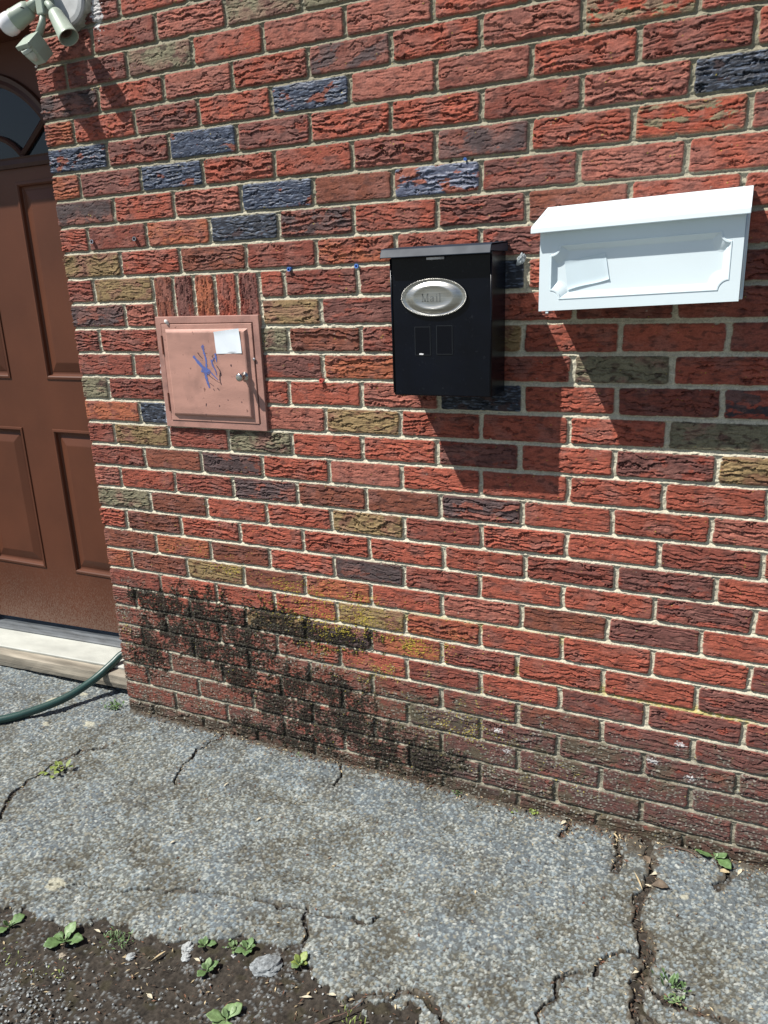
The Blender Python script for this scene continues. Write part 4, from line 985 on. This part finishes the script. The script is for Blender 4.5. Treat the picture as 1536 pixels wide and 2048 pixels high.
def rosette(x, y, spec, label, m=0, rise=.012, grp='broad-leaved weeds along the asphalt edge'):
    z = gz(x, y)
    e = empty('weed', (x, y, z), label, 'weed', grp)
    for az, ln, wd in spec:
        bm = bmesh.new(); leaf(bm, (0, 0, 0), R(az), ln, wd, rise * random.uniform(1.0, 2.0), rise * random.uniform(.2, .9)); 
        o = bobj('leaf', bm, leaf_mats[m if random.random() < .8 else 1], e, smooth=True, world=False)
        sdm = o.modifiers.new('th', 'SOLIDIFY'); sdm.thickness = .0005
    bm = bmesh.new(); tube(bm, [(0, 0, -.008), (0, 0, .003), (.001, 0, .006)], [.002, .0022, .001], 8)
    for k in range(3): leaf(bm, (0, 0, .002), random.uniform(0, 6.28), .010, .0028, .012, .002, n=5)
    bobj('crown', bm, leaf_mats[1], e, smooth=True, world=False)
    return e
def sprig(x, y, n, size, label, m=1, spread=.02, grass=False, grp='small weeds in the cracks', h=.02):
    z = gz(x, y); bm = bmesh.new()
    for k in range(n):
        bx, by = random.gauss(0, spread), random.gauss(0, spread * .7)
        az = random.uniform(0, 6.28)
        if grass: leaf(bm, (bx, by, 0), az, size * random.uniform(.5, 1.1), .0011, h * random.uniform(.6, 1.6), h * random.uniform(.1, .8), n=5)
        else: leaf(bm, (bx, by, random.uniform(0, h * .5)), az, size * random.uniform(.6, 1.2), size * random.uniform(.16, .26), h * random.uniform(.2, 1), h * random.uniform(0, .5), n=6)
    if not grass:
        for k in range(max(2, n // 4)):
            a_ = random.uniform(0, 6.28); tube(bm, [(0, 0, -.004), (spread * .5 * math.cos(a_), spread * .5 * math.sin(a_), h * .3), (spread * math.cos(a_), spread * math.sin(a_), h * .4)], .0007, 5)
    o = bobj('weed', bm, leaf_mats[m], None, smooth=True, world=False); o.location = (x, y, z); tag(o, label, 'weed', grp)
    return o
random.seed(21)
rosette(.284, -.804, [(75, .042, .013), (265, .036, .011), (10, .022, .004), (200, .014, .005)], 'broad-leaved weed at the soil edge, leftmost of all', 0)
rosette(.430, -.786, [(20, .052, .014), (95, .045, .013), (175, .036, .011), (235, .048, .014), (320, .026, .009), (60, .02, .006)], 'largest broad-leaved weed, four big leaves, on the dark soil at left', 0)
sprig(.535, -.738, 70, .016, 'grassy tuft between the largest weed and the asphalt edge', 0, .018, True, h=.016)
rosette(.722, -.677, [(25, .030, .008), (165, .022, .007), (270, .022, .007), (110, .014, .005)], 'little four-leaved weed touching the asphalt edge above the soil', 0)
rosette(.812, -.650, [(100, .030, .008), (20, .022, .006), (225, .032, .008), (290, .025, .007), (160, .02, .006), (330, .02, .006)], 'leafy weed beside a loose lump of asphalt', 0)
sprig(.780, -.652, 16, .013, 'low trailing weed just left of the leafy weed by the loose asphalt lump', 1, .012, h=.01)
rosette(.765, -.725, [(60, .030, .008), (110, .02, .007), (255, .030, .009), (170, .018, .006), (0, .018, .006)], 'weed standing on the open soil below the little four-leaved one', 0)
rosette(.934, -.640, [(80, .028, .008), (250, .024, .008), (200, .022, .006), (310, .020, .006), (150, .02, .006), (20, .02, .005)], 'yellowish weed at the foot of the narrow crack', 2)
rosette(.868, -.800, [(70, .042, .011), (105, .034, .012), (205, .046, .013), (250, .040, .012), (300, .042, .012), (150, .018, .006)], 'pale green weed at the lower edge of the soil, nearest the camera', 1)
sprig(-.056, -.35, 16, .026, 'straggling green weed in the crack below the hose', 2, .02, h=.02)
sprig(-.155, .0 - .015, 60, .013, 'small bright green tuft at the foot of the wall corner', 0, .014, h=.018)
rosette(1.700, -.010, [(175, .055, .014), (20, .030, .012), (320, .052, .013), (60, .018, .007)], 'weed with three oval leaves against the wall foot at far right', 0, .016)
sprig(1.642, -.400, 34, .013, 'small leafy weed upright in the branch crack at lower right', 0, .014, h=.026)
sprig(1.640, -.432, 22, .012, 'clump of tiny round leaves just below the leafy weed at lower right', 1, .012, h=.012)
sprig(1.057, -.012, 14, .009, 'tiny green seedling at the wall foot, left of the other two seedlings', 0, .006, h=.010)
sprig(1.222, -.010, 9, .011, 'tiny green seedling at the wall foot, middle one of three', 2, .006, h=.008)
sprig(1.262, -.008, 12, .013, 'tiny seedling at the wall foot, rightmost of three', 2, .008, h=.010)
sprig(.560, -.014, 8, .008, 'tiny seedling at the mossy wall foot', 1, .005, h=.008)
sprig(1.10, -.715, 26, .014, 'thin sprouts on the soil at the bottom edge beside a fallen twig', 2, .02, True, h=.02)
sprig(1.165, -.735, 18, .011, 'small sprouts at the bottom edge near the asphalt tongue', 1, .018, h=.010)
sprig(.36, -.86, 22, .010, 'thin mossy sprouts among the grit at lower left', 2, .03, True, h=.008)
sprig(.47, -.85, 16, .010, 'thin mossy sprouts on the soil below the largest weed', 2, .02, True, h=.008)
sprig(-.08, -.51, 14, .012, 'few leaves in the crack at the left edge', 0, .012, h=.010)
# ================================================================== LITTER
straw = mat('dry_straw', (.50, .40, .24), rough=.7, var=.3, scale=100); husk = mat('pale_husk', (.60, .54, .40), rough=.6, var=.3, scale=100); dead = mat('dead_leaf_brown', (.16, .12, .085), rough=.7, var=.5, scale=60)
def husk_leaf(x, y, az, ln, wd, m, label, name='dry_husk', cat='husk', curl=.004):
    bm = bmesh.new(); leaf(bm, (-ln / 2 * math.cos(R(az)), -ln / 2 * math.sin(R(az)), .0015), R(az), ln, wd, curl, curl * .8, fold=.5, n=8)
    o = bobj(name, bm, m, None, smooth=True, world=False); o.location = (x, y, gz(x, y) + .001)
    s_ = o.modifiers.new('th', 'SOLIDIFY'); s_.thickness = .0006; tag(o, label, cat, 'dry husks and leaf bits on the ground'); return o
husk_leaf(.731, -.714, -8, .022, .0028, husk, 'pale dry husk on soil just left of the standing weed')
husk_leaf(.697, -.820, -15, .024, .0036, husk, 'plump pale husk alone on the dark soil, left of the lowest weed')
husk_leaf(.986, -.700, 20, .030, .0026, husk, 'long pale husk on the soil pointing at the twig')
husk_leaf(1.030, -.676, 12, .024, .0028, husk, 'whitish husk lying at the edge of the asphalt tongue')
husk_leaf(.649, -.735, 68, .042, .0018, straw, 'straight straw stalk standing out on the dark soil', 'straw', 'straw')
husk_leaf(.480, -.738, -5, .025, .0022, husk, 'small husk beside the grassy tuft')
husk_leaf(1.576, -.105, 35, .030, .0040, husk, 'pale curled leaf in the top of the wide crack')
husk_leaf(1.543, -.150, -65, .070, .0016, straw, 'long straw lying along the wide crack', 'straw', 'straw', .008)
husk_leaf(1.566, -.150, -10, .028, .0026, husk, 'narrow pale husk across the wide crack')
husk_leaf(1.590, -.150, 8, .050, .0100, dead, 'curled brown dead leaf in the wide crack', 'dead_leaf', 'leaf', .014)
husk_leaf(1.552, -.070, -60, .040, .0085, dead, 'crumpled grey dead leaf at the head of the wide crack', 'dead_leaf', 'leaf', .014)
husk_leaf(1.753, -.030, 70, .034, .0034, husk, 'pale husk by the wall foot, right of the oval-leaved weed')
husk_leaf(1.720, -.040, 10, .036, .0055, straw, 'tan dry leaf under the oval-leaved weed', 'dead_leaf', 'leaf', .006)
husk_leaf(1.568, -.400, 35, .018, .0030, husk, 'small pale flake in the lower part of the wide crack')
husk_leaf(.444, -.215, 80, .026, .0018, husk, 'short pale straw on bare asphalt, upper one of two', 'straw', 'straw')
husk_leaf(.460, -.462, 60, .016, .0024, husk, 'small pale chip on the open asphalt at centre left')
husk_leaf(.609, -.300, 70, .022, .0024, husk, 'pale husk on open asphalt below the mossy wall')
husk_leaf(-.06, -.335, -30, .040, .0014, straw, 'dry straw beside the straggling weed in the crack', 'straw', 'straw', .008)
husk_leaf(1.345, -.02, 60, .026, .0040, husk, 'curled pale husk in the wall-foot dirt left of the wide crack')
husk_leaf(1.47, -.010, -50, .040, .0018, straw, 'bent dry stalk in the dirt at the wall foot near the wide crack', 'straw', 'straw', .01)
bm = bmesh.new(); tube(bm, spline([(1.01, -.775, .002), (1.045, -.735, .006), (1.075, -.705, .005), (1.095, -.675, .009)], 6), [.0014] * 10 + [.0010] * 9, 7)
o = bobj('twig', bm, mat('brown_twig', (.13, .075, .055), rough=.7, var=.4, scale=90), None, smooth=True); tag(o, 'thin brown twig lying across the soil at the bottom', 'twig')
bm = bmesh.new(); tube(bm, spline([(1.57, -.03, .004), (1.60, -.015, .010), (1.64, -.012, .008), (1.66, -.022, .006)], 6), .0013, 6)
o = bobj('twig', bm, bpy.data.materials['brown_twig'], None, smooth=True); tag(o, 'thin bent twig at the wall foot beside the wide crack', 'twig')
# loose lump of asphalt and stones
def stone(x, y, r, label, m, flat=.5, name='loose_stone', rz=0, sx=1.):
    bm = bmesh.new(); bmesh.ops.create_icosphere(bm, subdivisions=4, radius=r)
    co = np.array([v.co[:] for v in bm.verts]); nn_ = fbm(co[:, 0:1] / (r * .8) + x * 31, (co[:, 1:2] + co[:, 2:3] * 1.7) / (r * .8) + y * 17, 7, 3)[:, 0]
    for v, q in zip(bm.verts, nn_): v.co *= 1 + .28 * float(q); v.co.z *= flat; v.co.x *= sx
    o = bobj(name, bm, m, None, smooth=False, world=False); o.location = (x, y, -.0085 + r * flat * .35); o.rotation_euler.z = rz; tag(o, label, 'stone', 'loose lumps and stones on the soil'); return o
lump = mat('asphalt_lump', (.22, .24, .25), rough=.9, var=.6, scale=140, bump=1., bscale=300); pale = mat('pale_pebble', (.36, .38, .38), rough=.8, var=.3, scale=90)
stone(.872, -.668, .026, 'loose lump of grey asphalt on the soil beside the leafy weed', lump, .45, 'asphalt_lump', .4, 1.25)
stone(.690, -.695, .013, 'pale bluish stone half sunk at the asphalt edge', pale, .6, rz=.5)
stone(.702, -.715, .010, 'white stone just below the pale bluish one', pale, .7)
stone(.795, -.672, .009, 'small grey stone left of the loose asphalt lump', pale, .5)
stone(.592, -.760, .009, 'white stone chip right of the grassy tuft', pale, .7)
stone(.455, -.815, .008, 'tan stone under the largest weed', mat('tan_pebble', (.30, .26, .20), rough=.9), .6)
stone(.365, -.905, .009, 'round pale pebble at the lower left', pale, .6)
# fine debris nobody could count
random.seed(77)
def scatter(name, n, place, size, cols, label, kindm, blade=True):
    bm = bmesh.new()
    for k in range(n):
        x, y = place(); z = gz_fast(x, y); s_ = size * random.uniform(.5, 1.6); az = random.uniform(0, 6.28)
        if blade:
            d_ = Vector((math.cos(az), math.sin(az), random.uniform(-.05, .3))) * s_; w_ = Vector((-math.sin(az), math.cos(az), random.uniform(-.4, .4))) * s_ * random.uniform(.07, .22)
            p = Vector((x, y, z + .0015)); q = [p - d_ * .5, p - w_ + Vector((0, 0, s_ * .08)), p + d_ * .5, p + w_ + Vector((0, 0, s_ * .05))]
            f = bm.faces.new([bm.verts.new(v) for v in q]); f.material_index = random.randrange(len(cols))
        else:
            r = bmesh.ops.create_icosphere(bm, subdivisions=1, radius=s_, matrix=Matrix.Translation((x, y, z + s_ * .15)) @ Matrix.Rotation(az, 4, 'Z') @ Matrix.Diagonal((1, random.uniform(.6, .9), random.uniform(.4, .7), 1)))
            mi = random.randrange(len(cols))
            for v in r['verts']:
                v.co += Vector((random.uniform(-1, 1), random.uniform(-1, 1), random.uniform(-1, 1))) * s_ * .12
                for f in v.link_faces: f.material_index = mi
    me = bpy.data.meshes.new(name); bm.to_mesh(me); bm.free(); o = link(name, me, cols); tag(o, label, kindm, None, 'stuff'); return o
_gxs, _gys = gx, gy
def gz_fast(x, y):
    i = min(max(int(np.searchsorted(_gxs, x)), 0), len(_gxs) - 1); j = min(max(int(np.searchsorted(_gys, y)), 0), len(_gys) - 1)
    return max(float(gh_[j, i]), -.005)
def p_wall(): return random.uniform(-.05, 1.95), -abs(random.gauss(0, .018)) - .002
def p_crack():
    pts, wd = random.choice([CRACKS[0], CRACKS[0], CRACKS[0], CRACKS[1], CRACKS[4], CRACKS[5], CRACKS[6], CRACKS[8], CRACKS[9], CRACKS[10]]); k = random.randrange(len(pts) - 1); t = random.random()
    return pts[k][0] * (1 - t) + pts[k + 1][0] * t + random.gauss(0, .009), pts[k][1] * (1 - t) + pts[k + 1][1] * t + random.gauss(0, .007)
def p_soil():
    while 1:
        x = random.uniform(.15, 1.4); y = random.uniform(-1.05, -.62)
        if y < np.interp(x, [p[0] for p in EDGE], [p[1] for p in EDGE]): return x, y
def p_any(): return random.uniform(-.3, 1.95), random.uniform(-.85, -.01)
brn = mat('brown_bits', (.09, .055, .035), rough=.9); rdb = mat('reddish_bits', (.16, .075, .045), rough=.9); gry = mat('grey_bits', (.20, .19, .16), rough=.9)
def p_lit():
    r = random.random(); return p_wall() if r < .32 else p_crack() if r < .50 else p_soil() if r < .80 else p_any()
scatter('leaf_litter', 3600, p_lit, .0075, [straw, brn, rdb, gry, brn, dead, brn], 'fine dry plant litter along the wall foot, in cracks and on soil', 'litter')
def p_grit():
    if random.random() < .5: return random.gauss(.42, .10), random.gauss(-.93, .05)
    return p_soil()
peb2 = mat('dark_pebble', (.13, .135, .13), rough=.9)
scatter('grit', 800, p_grit, .0022, [pale, lump, peb2, pale], 'loose grey grit scattered over the dark soil', 'gravel', False)
# tufts of dark moss standing off the low bricks
moss_a = mat('black_moss', (.016, .013, .010), rough=.95, var=.5, scale=300); moss_b = mat('olive_moss', (.055, .055, .028), rough=.95, var=.5, scale=300); moss_c = mat('brown_moss', (.045, .034, .022), rough=.95, var=.5, scale=300)
rs = np.random.RandomState(5); cand = np.stack([rs.uniform(-.09, 1.1, 90000), rs.uniform(.0, .52, 90000)], 1)
g = np.zeros(len(cand))
for a_, b_, c_, d_ in STAIN: g = np.maximum(g, np.exp(-((cand[:, 0] - a_) / c_) ** 2 * .7 - ((cand[:, 1] - b_) / d_) ** 2 * .7))
X_, Z_ = cand[:, 0:1], cand[:, 1:2]
f1 = fbm(X_ / .045, Z_ / .035, 71, 4)[:, 0]; f2 = fbm(X_ / .010, Z_ / .008, 72, 3)[:, 0]; fd = fbm(X_ / .035, Z_ / .09, 76, 3)[:, 0]
mo = sst(.54, .68, g + .42 * f1 + .44 * fd + .60 * f2 - .08) * sst(.04, .22, g); keep = cand[rs.rand(len(cand)) < mo * .6][:12000]
hk, _, _ = wall_field(keep[:, 0:1], keep[:, 1:2]); hk = hk[:, 0]
N3 = len(keep); l_ = rs.uniform(.002, .0055, N3); az = rs.uniform(0, 2 * np.pi, N3); w_ = rs.uniform(.0005, .0011, N3)
P0 = np.stack([keep[:, 0], -hk + .0006, keep[:, 1]], 1); dr = np.stack([np.cos(az) * .8, -rs.uniform(.2, 1., N3), np.sin(az) * .8], 1) * l_[:, None]; sd_ = np.stack([-np.sin(az), np.zeros(N3), np.cos(az)], 1) * w_[:, None]
VV = np.stack([P0 - sd_, P0 + sd_, P0 + dr], 1).reshape(-1, 3).astype(np.float32)
me = bpy.data.meshes.new('moss'); me.vertices.add(len(VV)); me.vertices.foreach_set('co', VV.ravel()); me.loops.add(len(VV)); me.loops.foreach_set('vertex_index', np.arange(len(VV), dtype=np.int32))
me.polygons.add(N3); me.polygons.foreach_set('loop_start', np.arange(0, len(VV), 3, dtype=np.int32)); me.polygons.foreach_set('material_index', rs.choice([0, 0, 0, 0, 1, 2], N3).astype(np.int32)); me.update(calc_edges=True)
o = link('moss', me, [moss_a, moss_b, moss_c]); tag(o, 'dark shaggy moss clinging to the low bricks near the door', 'moss', None, 'stuff')
